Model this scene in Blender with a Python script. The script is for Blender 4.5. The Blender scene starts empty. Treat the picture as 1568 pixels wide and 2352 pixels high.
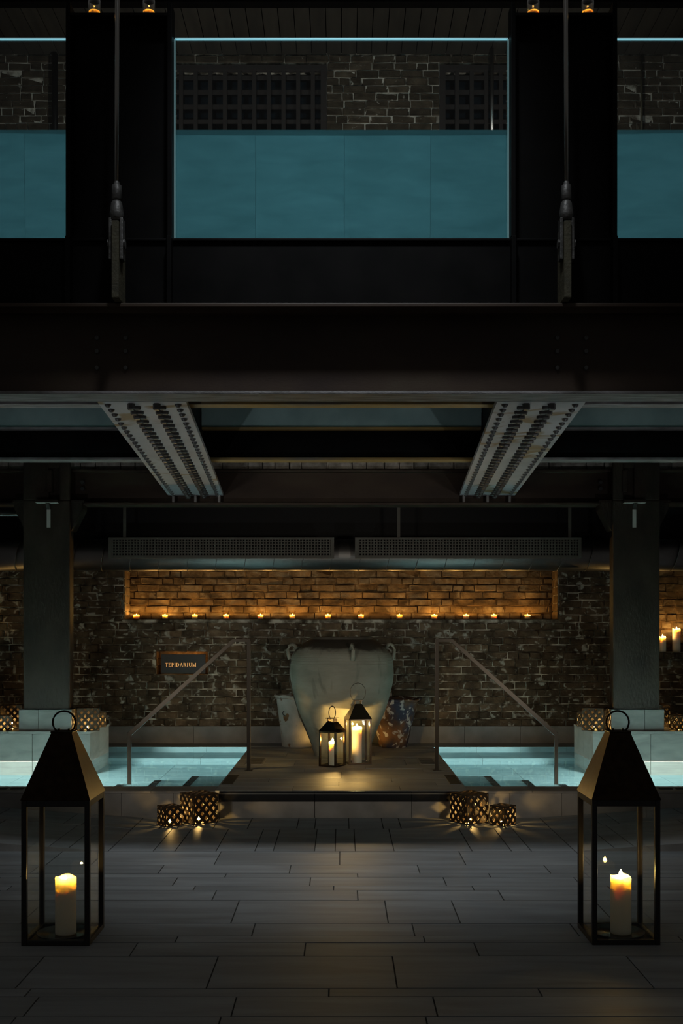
import bpy, bmesh, math, random
from mathutils import Vector, Matrix

# ------------------------------------------------------------------ camera, world, lights, exposure
S = bpy.context.scene
C = S.collection
PI = math.pi
F = 2500.0          # focal length in pixels of the 1568 x 2352 frame
EYE = 1.32          # eye height
HZ = 1450.0         # pixel row of the horizon

cd = bpy.data.cameras.new('camera'); cam = bpy.data.objects.new('camera', cd); C.objects.link(cam)
cam.location = (0, 0, EYE); cam.rotation_euler = (PI / 2, 0, 0)
cd.sensor_width = 36; cd.sensor_fit = 'AUTO'; cd.lens = F * 36 / 2352
cd.shift_y = (HZ - 1176) / 2352
S.camera = cam

W = bpy.data.worlds.new('world'); S.world = W; W.use_nodes = True
W.node_tree.nodes['Background'].inputs[0].default_value = (1.0, 0.98, 0.95, 1)
W.node_tree.nodes['Background'].inputs[1].default_value = 0.05

def area(name, loc, rot, sx, sy, power, col, spread=PI):
    d = bpy.data.lights.new(name, 'AREA'); d.shape = 'RECTANGLE'; d.size = sx; d.size_y = sy
    d.energy = power; d.color = col; d.spread = spread
    o = bpy.data.objects.new(name, d); C.objects.link(o); o.location = loc; o.rotation_euler = rot
    return o

POOL_COL = (1.0, 0.88, 0.80)
for sg in (-1, 1):      # submerged lamps on the front walls of the two floor pools
    area('pool_lamp_light', (sg * 2.75, 8.02, -0.28), (PI / 2, 0, sg * .25), 0.30, 0.16, 112, POOL_COL, 2.3)
for x in (-2.6, -0.55, 0.55, 2.6):   # submerged lamps of the raised glass pool
    area('tank_lamp_light', (x, 5.86, 3.27), (PI / 2 + 0.1, 0, 0), 0.9, 0.06, 3.6, (0.36, 0.80, 0.90))
# added spot without a body, brightening the paving before the pools
sd = bpy.data.lights.new('added_paving_spot', 'SPOT'); sd.energy = 580; sd.color = (0.88, 0.95, 1.0)
sd.spot_size = math.radians(42); sd.spot_blend = 1.0; sd.shadow_soft_size = 0.25
so = bpy.data.objects.new('added_paving_spot', sd); C.objects.link(so); so.location = (0, 3.6, 6.9)
def aimed(name, loc, tgt, power, cone, blend=.8, soft=.12, col=(1.0, .97, .92)):
    d = bpy.data.lights.new(name, 'SPOT'); d.energy = power; d.color = col; d.spot_size = math.radians(cone); d.spot_blend = blend; d.shadow_soft_size = soft
    o = bpy.data.objects.new(name, d); C.objects.link(o); o.location = loc
    o.rotation_euler = (Vector(tgt) - Vector(loc)).to_track_quat('-Z', 'Y').to_euler(); return o
ADDED_WASH = [(sg * 2.7, 3.2, 1.25) for sg in (-1, 1)]         # added washers brightening the rear wall, out of frame on both sides
ADDED_FLOORUP = [(sg * 2.35, 4.9, .12) for sg in (-1, 1)]      # added uplighters brightening the girder undersides, out of frame
ADDED_DECKUP = [(sg * 1.5, 9.1, 4.2) for sg in (-1, 1)]        # added uplighters brightening the high brickwork, hidden behind the glass pool
for p in ADDED_WASH: aimed('added_wash_light', p, (-p[0] * .12, 11, 1.05), 160, 40, .95, .25, (1.0, .90, .76))
for p in ADDED_FLOORUP: aimed('added_floor_light', p, (p[0] * .45, 7.6, 2.5), 44, 75, .9, .05, (.90, .95, 1.0))
for p in ADDED_DECKUP: aimed('added_deck_light', p, (p[0], 11, 6.7), 80, 110, .9, .05)
so.rotation_euler = (Vector((0, 7.2, 0)) - Vector(so.location)).to_track_quat('-Z', 'Y').to_euler()

vs = S.view_settings
S.display_settings.display_device = 'sRGB'
vs.view_transform = 'Standard'; vs.look = 'None'; vs.exposure = 0.0; vs.gamma = 1.0; vs.use_curve_mapping = False
S.cycles.use_denoising = True
S.cycles.sample_clamp_indirect = 2.5
S.cycles.max_bounces = 14; S.cycles.transmission_bounces = 12; S.cycles.transparent_max_bounces = 24

R = random.Random(7)
def at(x, y, d):
    return Vector(((x - 784) * d / F, d, EYE + (HZ - y) * d / F))

# ------------------------------------------------------------------ materials
def mat(name, col, rough=.6, metal=0.0, spec=.5, **kw):
    m = bpy.data.materials.new(name); m.use_nodes = True
    b = m.node_tree.nodes['Principled BSDF']
    b.inputs['Base Color'].default_value = (*col, 1); b.inputs['Roughness'].default_value = rough
    b.inputs['Metallic'].default_value = metal; b.inputs['Specular IOR Level'].default_value = spec
    for k, v in kw.items():
        b.inputs[k.replace('_', ' ')].default_value = v
    return m

def nodes(m):
    nt = m.node_tree
    return nt, nt.nodes, nt.links, nt.nodes['Principled BSDF']

def tex(m, stops, scale=8, detail=6, stretch=(1, 1, 1), coord='POS', bump=0.0, bscale=None, rnd=0.0, rough=None, dist=0.0):
    """colour from a noise ramp on world position; optional bump and per-piece tone"""
    nt, N, L, b = nodes(m)
    if coord == 'POS':
        g = N.new('ShaderNodeNewGeometry'); src = g.outputs['Position']
    else:
        g = N.new('ShaderNodeTexCoord'); src = g.outputs['Object']
    mp = N.new('ShaderNodeMapping'); mp.inputs['Scale'].default_value = stretch
    L.new(src, mp.inputs['Vector'])
    if rnd:
        oi = N.new('ShaderNodeObjectInfo'); mul = N.new('ShaderNodeMath'); mul.operation = 'MULTIPLY'; mul.inputs[1].default_value = 37
        L.new(oi.outputs['Random'], mul.inputs[0]); L.new(mul.outputs[0], mp.inputs['Location'])
    n = N.new('ShaderNodeTexNoise'); n.inputs['Scale'].default_value = scale; n.inputs['Detail'].default_value = detail
    n.inputs['Distortion'].default_value = dist
    L.new(mp.outputs[0], n.inputs['Vector'])
    r = N.new('ShaderNodeValToRGB'); L.new(n.outputs['Fac'], r.inputs['Fac'])
    el = r.color_ramp.elements
    while len(el) < len(stops): el.new(.5)
    for e, (p, c) in zip(el, stops): e.position = p; e.color = (*c, 1)
    out = r.outputs['Color']
    if rnd:
        h = N.new('ShaderNodeMapRange'); L.new(oi.outputs['Random'], h.inputs['Value'])
        h.inputs['To Min'].default_value = 1 - rnd; h.inputs['To Max'].default_value = 1 + rnd
        mx = N.new('ShaderNodeVectorMath'); mx.operation = 'SCALE'
        L.new(out, mx.inputs[0]); L.new(h.outputs[0], mx.inputs['Scale']); out = mx.outputs[0]
    L.new(out, b.inputs['Base Color'])
    if rough:
        rr = N.new('ShaderNodeMapRange'); rr.inputs['To Min'].default_value = rough[0]; rr.inputs['To Max'].default_value = rough[1]
        L.new(n.outputs['Fac'], rr.inputs['Value']); L.new(rr.outputs[0], b.inputs['Roughness'])
    if bump:
        n2 = N.new('ShaderNodeTexNoise'); n2.inputs['Scale'].default_value = bscale or scale * 4; n2.inputs['Detail'].default_value = 8
        L.new(mp.outputs[0], n2.inputs['Vector'])
        bp = N.new('ShaderNodeBump'); bp.inputs['Strength'].default_value = bump; bp.inputs['Distance'].default_value = .01
        L.new(n2.outputs['Fac'], bp.inputs['Height']); L.new(bp.outputs[0], b.inputs['Normal'])
    return m

def overlay(m, col, lo, hi, scale, detail=5, stretch=(1, 1, 1), dist=0.0):
    """second patchy layer (lime, stain, peeling paint) over the base colour"""
    nt, N, L, b = nodes(m)
    g = N.new('ShaderNodeNewGeometry'); mp = N.new('ShaderNodeMapping'); mp.inputs['Scale'].default_value = stretch
    mp.inputs['Location'].default_value = (3.1, 1.7, 5.3)
    L.new(g.outputs['Position'], mp.inputs['Vector'])
    n = N.new('ShaderNodeTexNoise'); n.inputs['Scale'].default_value = scale; n.inputs['Detail'].default_value = detail
    n.inputs['Distortion'].default_value = dist
    L.new(mp.outputs[0], n.inputs['Vector'])
    mr = N.new('ShaderNodeMapRange'); mr.inputs['From Min'].default_value = lo; mr.inputs['From Max'].default_value = hi
    L.new(n.outputs['Fac'], mr.inputs['Value'])
    mx = N.new('ShaderNodeMix'); mx.data_type = 'RGBA'
    L.new(mr.outputs[0], mx.inputs['Factor'])
    lk = b.inputs['Base Color'].links
    if lk: L.new(lk[0].from_socket, mx.inputs['A'])
    else: mx.inputs['A'].default_value = b.inputs['Base Color'].default_value
    mx.inputs['B'].default_value = (*col, 1)
    L.new(mx.outputs['Result'], b.inputs['Base Color'])
    return m

M = {}
M['brick'] = tex(mat('brick_brown', (.05, .04, .03), .9, spec=.2), [(.3, (.045, .031, .019)), (.55, (.108, .075, .046)), (.75, (.17, .122, .078))], 9, 8, bump=.5, bscale=45, rnd=.35)
overlay(M['brick'], (.36, .34, .29), .575, .66, 13, 8, dist=.6)
M['brick_up'] = tex(mat('brick_soot_brown', (.05, .04, .03), .9, spec=.2), [(.3, (.040, .031, .020)), (.55, (.075, .058, .038)), (.75, (.11, .086, .058))], 9, 8, bump=.5, bscale=45, rnd=.3)
overlay(M['brick_up'], (.36, .34, .29), .66, .72, 16, 8, dist=.6)
M['mortar_white'] = tex(mat('white_mortar', (.5, .48, .42), .95, spec=.1), [(.34, (.12, .10, .075)), (.5, (.50, .48, .41)), (.7, (.72, .70, .62))], 9, 8, bump=.6, bscale=60)
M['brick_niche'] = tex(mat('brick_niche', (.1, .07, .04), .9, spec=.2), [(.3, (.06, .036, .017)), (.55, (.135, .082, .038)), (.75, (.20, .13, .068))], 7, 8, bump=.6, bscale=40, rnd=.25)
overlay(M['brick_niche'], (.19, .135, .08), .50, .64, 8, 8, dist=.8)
M['brick_pale'] = tex(mat('brick_pale', (.2, .19, .17), .9, spec=.2), [(.3, (.18, .165, .14)), (.7, (.48, .45, .40))], 14, 8, bump=.5, bscale=45, rnd=.2)
M['mortar'] = tex(mat('lime_mortar', (.3, .28, .24), .95, spec=.1), [(.40, (.05, .04, .028)), (.50, (.16, .14, .105)), (.61, (.55, .51, .42))], 7, 10, bump=.7, bscale=60, dist=.4)
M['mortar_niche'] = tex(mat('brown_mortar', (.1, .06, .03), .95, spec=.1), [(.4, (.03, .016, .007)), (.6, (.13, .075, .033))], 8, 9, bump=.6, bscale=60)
M['tile'] = tex(mat('grey_marble', (.3, .3, .29), .42, spec=.4), [(.3, (.19, .196, .20)), (.55, (.255, .266, .272)), (.75, (.31, .325, .333))], 3.2, 7, (.5, 3.2, 1), bump=.06, bscale=40, rnd=.10, rough=(.50, .66), dist=.5)
M['grout'] = mat('grout', (.06, .057, .05), .9)
M['groutp'] = mat('pale_grout', (.4, .4, .38), .9)
M['curb'] = tex(mat('honed_stone', (.26, .25, .24), .55, spec=.35), [(.3, (.17, .165, .155)), (.7, (.27, .262, .25))], 5, 7, (1, 2, 1), bump=.08, rnd=.08)
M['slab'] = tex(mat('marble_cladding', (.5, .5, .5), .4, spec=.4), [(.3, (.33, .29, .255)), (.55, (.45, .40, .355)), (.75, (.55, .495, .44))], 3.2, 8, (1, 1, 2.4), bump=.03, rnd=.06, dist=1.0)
M['poolt'] = tex(mat('pool_marble', (.6, .62, .62), .5, spec=.3), [(.3, (.31, .44, .46)), (.7, (.44, .58, .60))], 2.0, 6, (1.4, 5, 5), rnd=.05, dist=.4)
M['band'] = mat('black_polished_strip', (.012, .012, .012), .18)
M['linem'] = mat('steel_line', (.35, .33, .3), .3, 1.0)
M['nosing'] = mat('black_grip_strip', (.012, .014, .015), .8)
M['black'] = tex(mat('black_painted_steel', (.003, .003, .003), .5, spec=.08), [(.3, (.0015, .0015, .0015)), (.7, (.0035, .003, .003))], 5, 8, rough=(.42, .6))
M['brown'] = tex(mat('brown_painted_girder', (.03, .02, .015), .55, spec=.35), [(.3, (.022, .011, .007)), (.55, (.036, .021, .012)), (.75, (.046, .033, .019))], 2.2, 8, (1, 1, 2), bump=.05, bscale=60)
M['flange'] = tex(mat('worn_flange', (.2, .19, .18), .6, spec=.4), [(.3, (.09, .085, .08)), (.6, (.22, .21, .21)), (.8, (.32, .31, .31))], 5, 9, (1, 6, 1), bump=.3, bscale=80)
M['plate'] = tex(mat('grey_painted_plate', (.4, .4, .42), .55, spec=.35), [(.3, (.28, .28, .29)), (.7, (.40, .40, .415))], 2.5, 6, bump=.04)
overlay(M['plate'], (.20, .135, .06), .60, .66, 2.6, 3, dist=.8)
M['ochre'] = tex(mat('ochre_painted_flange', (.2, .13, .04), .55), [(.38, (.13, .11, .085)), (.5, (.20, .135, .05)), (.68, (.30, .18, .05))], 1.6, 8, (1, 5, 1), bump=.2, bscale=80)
M['rivet'] = mat('dark_rivet', (.05, .048, .046), .35, spec=.6)
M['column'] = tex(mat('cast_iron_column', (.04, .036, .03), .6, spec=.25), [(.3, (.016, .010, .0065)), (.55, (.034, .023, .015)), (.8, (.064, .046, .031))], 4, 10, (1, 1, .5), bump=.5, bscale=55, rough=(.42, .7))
M['chip'] = mat('bare_metal_chip', (.55, .52, .46), .6)
M['teal'] = tex(mat('teal_painted_concrete', (.2, .3, .29), .8), [(.3, (.20, .29, .285)), (.7, (.29, .40, .39))], 4, 8, bump=.15)
M['duct'] = mat('galvanised_duct', (.20, .19, .18), .42, 1.0)
M['seam'] = mat('duct_seam', (.16, .15, .14), .5, 1.0)
M['grille'] = mat('grille_steel', (.045, .040, .030), .6, .0)
M['void'] = mat('black_void', (.004, .004, .004), .9)
M['chrome'] = mat('brushed_steel', (.055, .047, .038), .28, 1.0)
M['rod'] = mat('tie_rod_steel', (.34, .33, .31), .3, 1.0)
M['clevis'] = tex(mat('clevis_steel', (.12, .115, .11), .5, .6), [(.3, (.05, .048, .045)), (.7, (.16, .155, .15))], 14, 8, bump=.3)
M['gusset'] = tex(mat('mossy_gusset', (.05, .045, .02), .7), [(.3, (.03, .026, .012)), (.7, (.065, .056, .028))], 18, 8, bump=.3)
M['lantern'] = mat('black_lantern_metal', (.012, .010, .009), .36, .0, .5)
M['bronze'] = mat('bronze_lantern_metal', (.13, .085, .05), .2, 1.0)
M['roofm'] = tex(mat('blackened_copper', (.05, .035, .02), .35, .9), [(.3, (.014, .008, .0035)), (.7, (.030, .018, .008))], 30, 6, rough=(.24, .40))
M['dish'] = mat('steel_dish', (.08, .072, .06), .22, 1.0)
M['box'] = tex(mat('lattice_bronze', (.12, .08, .04), .5, .15, .5), [(.3, (.032, .019, .009)), (.7, (.055, .034, .016))], 30, 5)
M['clay'] = tex(mat('pale_clay', (.3, .29, .23), .75, spec=.3), [(.3, (.20, .195, .15)), (.55, (.28, .27, .21)), (.78, (.34, .33, .265))], 3, 8, (1, 1, 3), bump=.15, bscale=25)
overlay(M['clay'], (.075, .07, .052), .58, .72, 5, 8, (1, 1, .35), dist=1.2)
def glaze(m):
    # dark glazed shoulder: depends on the height on the jar, with a ragged lower border
    nt, N, L, b = nodes(m)
    tc = N.new('ShaderNodeTexCoord'); sx = N.new('ShaderNodeSeparateXYZ'); L.new(tc.outputs['Object'], sx.inputs[0])
    n = N.new('ShaderNodeTexNoise'); n.inputs['Scale'].default_value = 5; n.inputs['Detail'].default_value = 5; L.new(tc.outputs['Object'], n.inputs['Vector'])
    ad = N.new('ShaderNodeMath'); ad.operation = 'MULTIPLY_ADD'; ad.inputs[1].default_value = .16; L.new(n.outputs['Fac'], ad.inputs[0]); L.new(sx.outputs['Z'], ad.inputs[2])
    mr = N.new('ShaderNodeMapRange'); mr.inputs['From Min'].default_value = 1.03; mr.inputs['From Max'].default_value = 1.065; L.new(ad.outputs[0], mr.inputs['Value'])
    mx = N.new('ShaderNodeMix'); mx.data_type = 'RGBA'; L.new(mr.outputs[0], mx.inputs['Factor'])
    L.new(b.inputs['Base Color'].links[0].from_socket, mx.inputs['A']); mx.inputs['B'].default_value = (.045, .037, .026, 1)
    L.new(mx.outputs['Result'], b.inputs['Base Color'])
M['clay_plain'] = M['clay'].copy()
glaze(M['clay'])
M['clayrim'] = tex(mat('dark_clay_shoulder', (.06, .05, .035), .7), [(.3, (.03, .025, .018)), (.7, (.075, .062, .042))], 8, 8, bump=.15)
M['potw'] = tex(mat('whitewashed_pot', (.45, .44, .38), .85), [(.3, (.34, .335, .29)), (.7, (.52, .51, .46))], 7, 7, bump=.2, bscale=30)
overlay(M['potw'], (.17, .085, .03), .61, .65, 11, 4)
M['potr'] = tex(mat('peeling_pot', (.2, .09, .04), .7), [(.40, (.03, .032, .06)), (.5, (.10, .055, .03)), (.66, (.26, .12, .04))], 4, 6, bump=.25, bscale=30)
overlay(M['potr'], (.5, .49, .46), .55, .59, 17, 9, (1, 1, .8), dist=.6)
M['wood'] = tex(mat('dark_boards', (.04, .036, .026), .7), [(.3, (.014, .012, .008)), (.7, (.026, .022, .015))], 3, 6, (4, .5, 1), rnd=.2)
M['lattice'] = mat('lattice_timber', (.028, .023, .021), .7)
M['winglass'] = mat('night_window_glass', (.006, .012, .018), .15)
M['sign'] = mat('charcoal_sign', (.03, .028, .025), .55)
M['copper'] = mat('copper_letters_painted_glow', (.75, .42, .15), .35, .6, **{'Emission_Color': (1.0, .5, .15, 1), 'Emission_Strength': .42})  # emission puts reflected candle glow into the letter colour
M['led'] = mat('warm_led', (1, .6, .2), .5, **{'Emission_Color': (1.0, .55, .16, 1), 'Emission_Strength': 2.0})
M['lens'] = mat('lamp_lens', (.9, 1, 1), .3, **{'Emission_Color': (.62, .95, 1, 1), 'Emission_Strength': 5.0})
M['edge'] = mat('glass_edge_painted_glow', (.3, .6, .65), .2, **{'Emission_Color': (.45, .88, 1.0, 1), 'Emission_Strength': .42})  # emission stands for pool light piped to the top edge of the panes
M['edgedim'] = mat('glass_side_painted_glow', (.3, .5, .52), .2, **{'Emission_Color': (.5, .85, .9, 1), 'Emission_Strength': .13})  # faint emission stands for pool light caught on the side edges
M['wick'] = mat('wick', (.01, .01, .01), .9)
M['slot'] = mat('drain_slot', (.01, .01, .01), .7)

M['wax'] = mat('candle_wax', (.90, .82, .62), .5, spec=.3, **{'Subsurface_Weight': 1.0, 'Subsurface_Scale': .075})
M['wax'].node_tree.nodes['Principled BSDF'].subsurface_method = 'BURLEY'
M['wax'].node_tree.nodes['Principled BSDF'].inputs['Subsurface Radius'].default_value = (1.0, .62, .30)

M['wax_votive'] = M['wax'].copy(); M['wax_votive'].name = 'votive_wax'
M['wax_votive'].node_tree.nodes['Principled BSDF'].inputs['Subsurface Scale'].default_value = .03
M['wax_votive'].node_tree.nodes['Principled BSDF'].inputs['Base Color'].default_value = (.95, .88, .66, 1)
def special(name, build):
    m = bpy.data.materials.new(name); m.use_nodes = True
    nt = m.node_tree; nt.nodes.clear(); out = nt.nodes.new('ShaderNodeOutputMaterial')
    nt.links.new(build(nt.nodes, nt.links), out.inputs['Surface'])
    return m
def flame_b(N, L):
    e = N.new('ShaderNodeEmission'); e.inputs[0].default_value = (1, .66, .22, 1); e.inputs[1].default_value = 22
    t = N.new('ShaderNodeBsdfTransparent'); a = N.new('ShaderNodeAddShader')
    L.new(e.outputs[0], a.inputs[0]); L.new(t.outputs[0], a.inputs[1]); return a.outputs[0]
M['flame'] = special('candle_flame', flame_b)
def pane_b(tint, k=1.0, rough=0.0):
    def f(N, L):
        t = N.new('ShaderNodeBsdfTransparent'); t.inputs[0].default_value = (*tint, 1)
        g = N.new('ShaderNodeBsdfGlossy'); g.inputs['Roughness'].default_value = rough
        lw = N.new('ShaderNodeLayerWeight'); lw.inputs[0].default_value = .5
        po = N.new('ShaderNodeMath'); po.operation = 'POWER'; po.inputs[1].default_value = 5
        fr = N.new('ShaderNodeMath'); fr.operation = 'MULTIPLY_ADD'; fr.inputs[1].default_value = .9; fr.inputs[2].default_value = .035
        L.new(lw.outputs['Facing'], po.inputs[0]); L.new(po.outputs[0], fr.inputs[0])
        mu = N.new('ShaderNodeMath'); mu.operation = 'MULTIPLY'; mu.inputs[1].default_value = k
        mx = N.new('ShaderNodeMixShader')
        L.new(fr.outputs[0], mu.inputs[0]); L.new(mu.outputs[0], mx.inputs[0]); L.new(t.outputs[0], mx.inputs[1]); L.new(g.outputs[0], mx.inputs[2])
        return mx.outputs[0]
    return f
M['pane'] = special('clear_pane', pane_b((.96, .97, .96)))
M['cup'] = special('votive_glass', pane_b((.97, .93, .85), 1.0, .04))
M['tankglass'] = special('tank_glass', pane_b((.93, .96, .96), .8))
def water_b(tint):
    def f(N, L):
        r = N.new('ShaderNodeBsdfRefraction'); r.inputs['IOR'].default_value = 1.33; r.inputs['Color'].default_value = (*tint, 1)
        g = N.new('ShaderNodeBsdfGlossy'); g.inputs['Roughness'].default_value = 0.02
        fr = N.new('ShaderNodeFresnel'); fr.inputs['IOR'].default_value = 1.33
        mx = N.new('ShaderNodeMixShader')
        L.new(fr.outputs[0], mx.inputs[0]); L.new(r.outputs[0], mx.inputs[1]); L.new(g.outputs[0], mx.inputs[2])
        return mx.outputs[0]
    return f
M['water'] = special('clear_pool_water', water_b((.60, .93, .98)))
M['tankwater'] = special('teal_tank_water', water_b((.70, .93, .97)))

# ------------------------------------------------------------------ mesh helpers
class MB:
    def __init__(s): s.b = bmesh.new()
    def box(s, x0, x1, y0, y1, z0, z1, bev=0.0):
        r = bmesh.ops.create_cube(s.b, size=1)
        vs_ = r['verts']
        bmesh.ops.scale(s.b, verts=vs_, vec=(abs(x1 - x0), abs(y1 - y0), abs(z1 - z0)))
        bmesh.ops.translate(s.b, verts=vs_, vec=((x0 + x1) / 2, (y0 + y1) / 2, (z0 + z1) / 2))
        if bev:
            es = {e for v in vs_ for e in v.link_edges}
            bmesh.ops.bevel(s.b, geom=list(es), offset=bev, segments=2, affect='EDGES', profile=.6)
        return s
    def hexa(s, p):         # eight corners: bottom four then top four
        v = [s.b.verts.new(q) for q in p]
        for f in ((3, 2, 1, 0), (4, 5, 6, 7), (0, 1, 5, 4), (1, 2, 6, 5), (2, 3, 7, 6), (3, 0, 4, 7)):
            s.b.faces.new([v[i] for i in f])
        return s
    def prism(s, pts, axis, a0, a1):
        """polygon pts extruded along an axis from a0 to a1"""
        def p(u, v, w):
            return {'x': (w, u, v), 'y': (u, w, v), 'z': (u, v, w)}[axis]
        A = [s.b.verts.new(p(u, v, a0)) for u, v in pts]; B = [s.b.verts.new(p(u, v, a1)) for u, v in pts]
        n = len(pts)
        s.b.faces.new(A); s.b.faces.new(B[::-1])
        for i in range(n): s.b.faces.new((A[i], B[i], B[(i + 1) % n], A[(i + 1) % n]))
        return s
    def lathe(s, prof, n=32, c=(0, 0, 0)):
        rows = []
        for r, z in prof:
            if r < 1e-6: rows.append([s.b.verts.new((c[0], c[1], c[2] + z))])
            else: rows.append([s.b.verts.new((c[0] + r * math.cos(2 * PI * i / n), c[1] + r * math.sin(2 * PI * i / n), c[2] + z)) for i in range(n)])
        for a, b in zip(rows, rows[1:]):
            for i in range(n):
                j = (i + 1) % n
                if len(a) == 1 and len(b) == 1: continue
                if len(a) == 1: s.b.faces.new((a[0], b[i], b[j]))
                elif len(b) == 1: s.b.faces.new((a[i], a[j], b[0]))
                else: s.b.faces.new((a[i], a[j], b[j], b[i]))
        return s
    def tube(s, pts, r, n=10, closed=False, sq=False):
        pts = [Vector(p) for p in pts]; rings = []
        m = len(pts)
        for i, p in enumerate(pts):
            if closed: t = pts[(i + 1) % m] - pts[i - 1]
            else: t = pts[min(i + 1, m - 1)] - pts[max(i - 1, 0)]
            t.normalize()
            up = Vector((0, 0, 1)) if abs(t.z) < .9 else Vector((0, 1, 0))
            a = t.cross(up).normalized(); b = a.cross(t).normalized()
            k = 4 if sq else n
            off = PI / 4 if sq else 0
            rr = r[i] if isinstance(r, (list, tuple)) else r
            rings.append([s.b.verts.new(p + (a * math.cos(off + 2 * PI * j / k) + b * math.sin(off + 2 * PI * j / k)) * rr) for j in range(k)])
        k = len(rings[0])
        for i in range(m if closed else m - 1):
            A, B = rings[i], rings[(i + 1) % m]
            for j in range(k): s.b.faces.new((A[j], A[(j + 1) % k], B[(j + 1) % k], B[j]))
        if not closed: s.b.faces.new(rings[0][::-1]); s.b.faces.new(rings[-1])
        return s
    def mesh(s, name, m, smooth=False):
        bmesh.ops.recalc_face_normals(s.b, faces=s.b.faces)
        me = bpy.data.meshes.new(name); s.b.to_mesh(me); s.b.free()
        me.materials.append(M[m])
        if smooth:
            me.polygons.foreach_set('use_smooth', [True] * len(me.polygons))
        return me
    def build(s, name, m, parent=None, smooth=False, loc=None):
        return link(name, s.mesh(name, m, smooth), parent, loc)

def link(name, me, parent=None, loc=None):
    o = bpy.data.objects.new(name, me); C.objects.link(o)
    if parent: o.parent = parent
    if loc: o.location = loc
    return o
def tag(o, label, cat, group=None, kind=None):
    o['label'] = label; o['category'] = cat
    if group: o['group'] = group
    if kind: o['kind'] = kind
    return o
def struct(o): o['kind'] = 'structure'; return o
def thing(name, label, cat, loc=(0, 0, 0), rz=0, group=None):
    o = bpy.data.objects.new(name, None); C.objects.link(o); o.empty_display_size = .1
    o.location = loc; o.rotation_euler = (0, 0, rz)
    return tag(o, label, cat, group)
def box(name, m, parent, *a, bev=0.0): return MB().box(*a, bev=bev).build(name, m, parent)
def copy_tree(o, parent=None):
    c = o.copy(); C.objects.link(c)
    if parent: c.parent = parent
    for ch in list(o.children): copy_tree(ch, c)
    return c
ORD = ['first', 'second', 'third', 'fourth', 'fifth', 'sixth', 'seventh', 'eighth', 'ninth', 'tenth', 'eleventh', 'twelfth', 'thirteenth']

# ------------------------------------------------------------------ floor
WL = 0.19                                        # platform and water level
floor = struct(box('floor', 'grout', None, -5, 5, -1.5, 7.72, -.2, -.006))
def ramp(x): return max(0.0, (abs(x) - 1.4) * .072)
def tile(x0, x1, y0, y1, zf=None, parent=floor, m='tile', g=.003, name='tile', zt=0.0, th=.02):
    x0 += g; x1 -= g; y0 += g; y1 -= g
    z = zf or (lambda q: 0.0)
    dz = R.uniform(-.0008, .0008) + zt
    P = []
    for q in (-th, 0):
        for x, y in ((x0, y0), (x1, y0), (x1, y1), (x0, y1)): P.append((x, y, z(x) + dz + q))
    return MB().hexa(P).build(name, m, parent)
rows = [(1955, 1987, [500, 780, 1061]), (1987, 2006, [370, 666, 961, 1256]), (2006, 2015, [518, 821, 1124]), (2015, 2035, [402, 712, 1021]),
        (2035, 2045, [446, 766, 1086]), (2045, 2068, [492, 821, 1150]), (2068, 2121, [540, 887, 1046]), (2121, 2150, [582, 949, 1319]),
        (2150, 2165, [405, 974]), (2165, 2196, [307, 700, 1094]), (2196, 2270, [70, 488, 906]), (2270, 2289, [755, 1240]), (2289, 2335, [72, 537, 999])]
def dep(y): return EYE * F / (y - HZ)
def fill_row(y0, y1, xs, lim=3.4):
    xs = sorted(xs)
    while xs[0] > -lim: xs.insert(0, xs[0] - R.choice([.7, .95, 1.1]))
    while xs[-1] < lim: xs.append(xs[-1] + R.choice([.7, .95, 1.1]))
    for a, b in zip(xs, xs[1:]): tile(a, b, y0, y1)
for ya, yb, px in rows:
    da, db = dep(yb), dep(ya); dm = (da + db) / 2
    fill_row(da, db, [(x - 784) * dm / F for x in px], 3.6)
y = dep(2335)
for w in (.2, .1, .4, .2, .4, .2, .1, .4):
    fill_row(y - w, y, [R.uniform(-.6, .6)], 2.0); y -= w
d0, d1, d2 = dep(1955), 7.28, 7.71
def band(a, b, xs, first):
    xs = sorted(set(xs) | {-1.4, 1.4})
    for u, v in zip(xs, xs[1:]): 
        if v - u > .3 and R.random() < .6:
            k = R.uniform(.35, .65); tile(u, v, a, a + (b - a) * k, ramp); tile(u, v, a + (b - a) * k, b, ramp)
        else: tile(u, v, a, b, ramp)
side = [1.4 + q for q in (.24, .36, .84, 1.07, 1.19, 1.66, 1.9)]
band(d0, d1, [-.753, -.52, -.41, -.162, -.038, .083, .316, .784, 1.02, 1.14] + [-1.0, -1.13] + side + [-q for q in side], 0)
band(d1, d2, [-.86, -.63, -.3, -.18, .05, .28, .4, .87, 1.1] + [-1.1, -1.22] + [q + .1 for q in side] + [-q - .1 for q in side], 1)
for sg in (-1, 1):                               # the lighter front cheek of each ramp
    MB().hexa([(sg * 1.41, d0 - .004, -.01), (sg * 3.3, d0 - .004, -.01), (sg * 3.3, d0 + .01, -.01), (sg * 1.41, d0 + .01, -.01),
               (sg * 1.41, d0 - .004, .001), (sg * 3.3, d0 - .004, ramp(3.3)), (sg * 3.3, d0 + .01, ramp(3.3)), (sg * 1.41, d0 + .01, .001)]).build('ramp_cheek', 'curb', floor)
    MB().hexa([(sg * 1.4, d0, -.02), (sg * 3.6, d0, -.02), (sg * 3.6, 7.72, -.02), (sg * 1.4, 7.72, -.02),
               (sg * 1.4, d0, -.006), (sg * 3.6, d0, ramp(3.6) - .006), (sg * 3.6, 7.72, ramp(3.6) - .006), (sg * 1.4, 7.72, -.006)]).build('ramp_bed', 'grout', floor)

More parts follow.
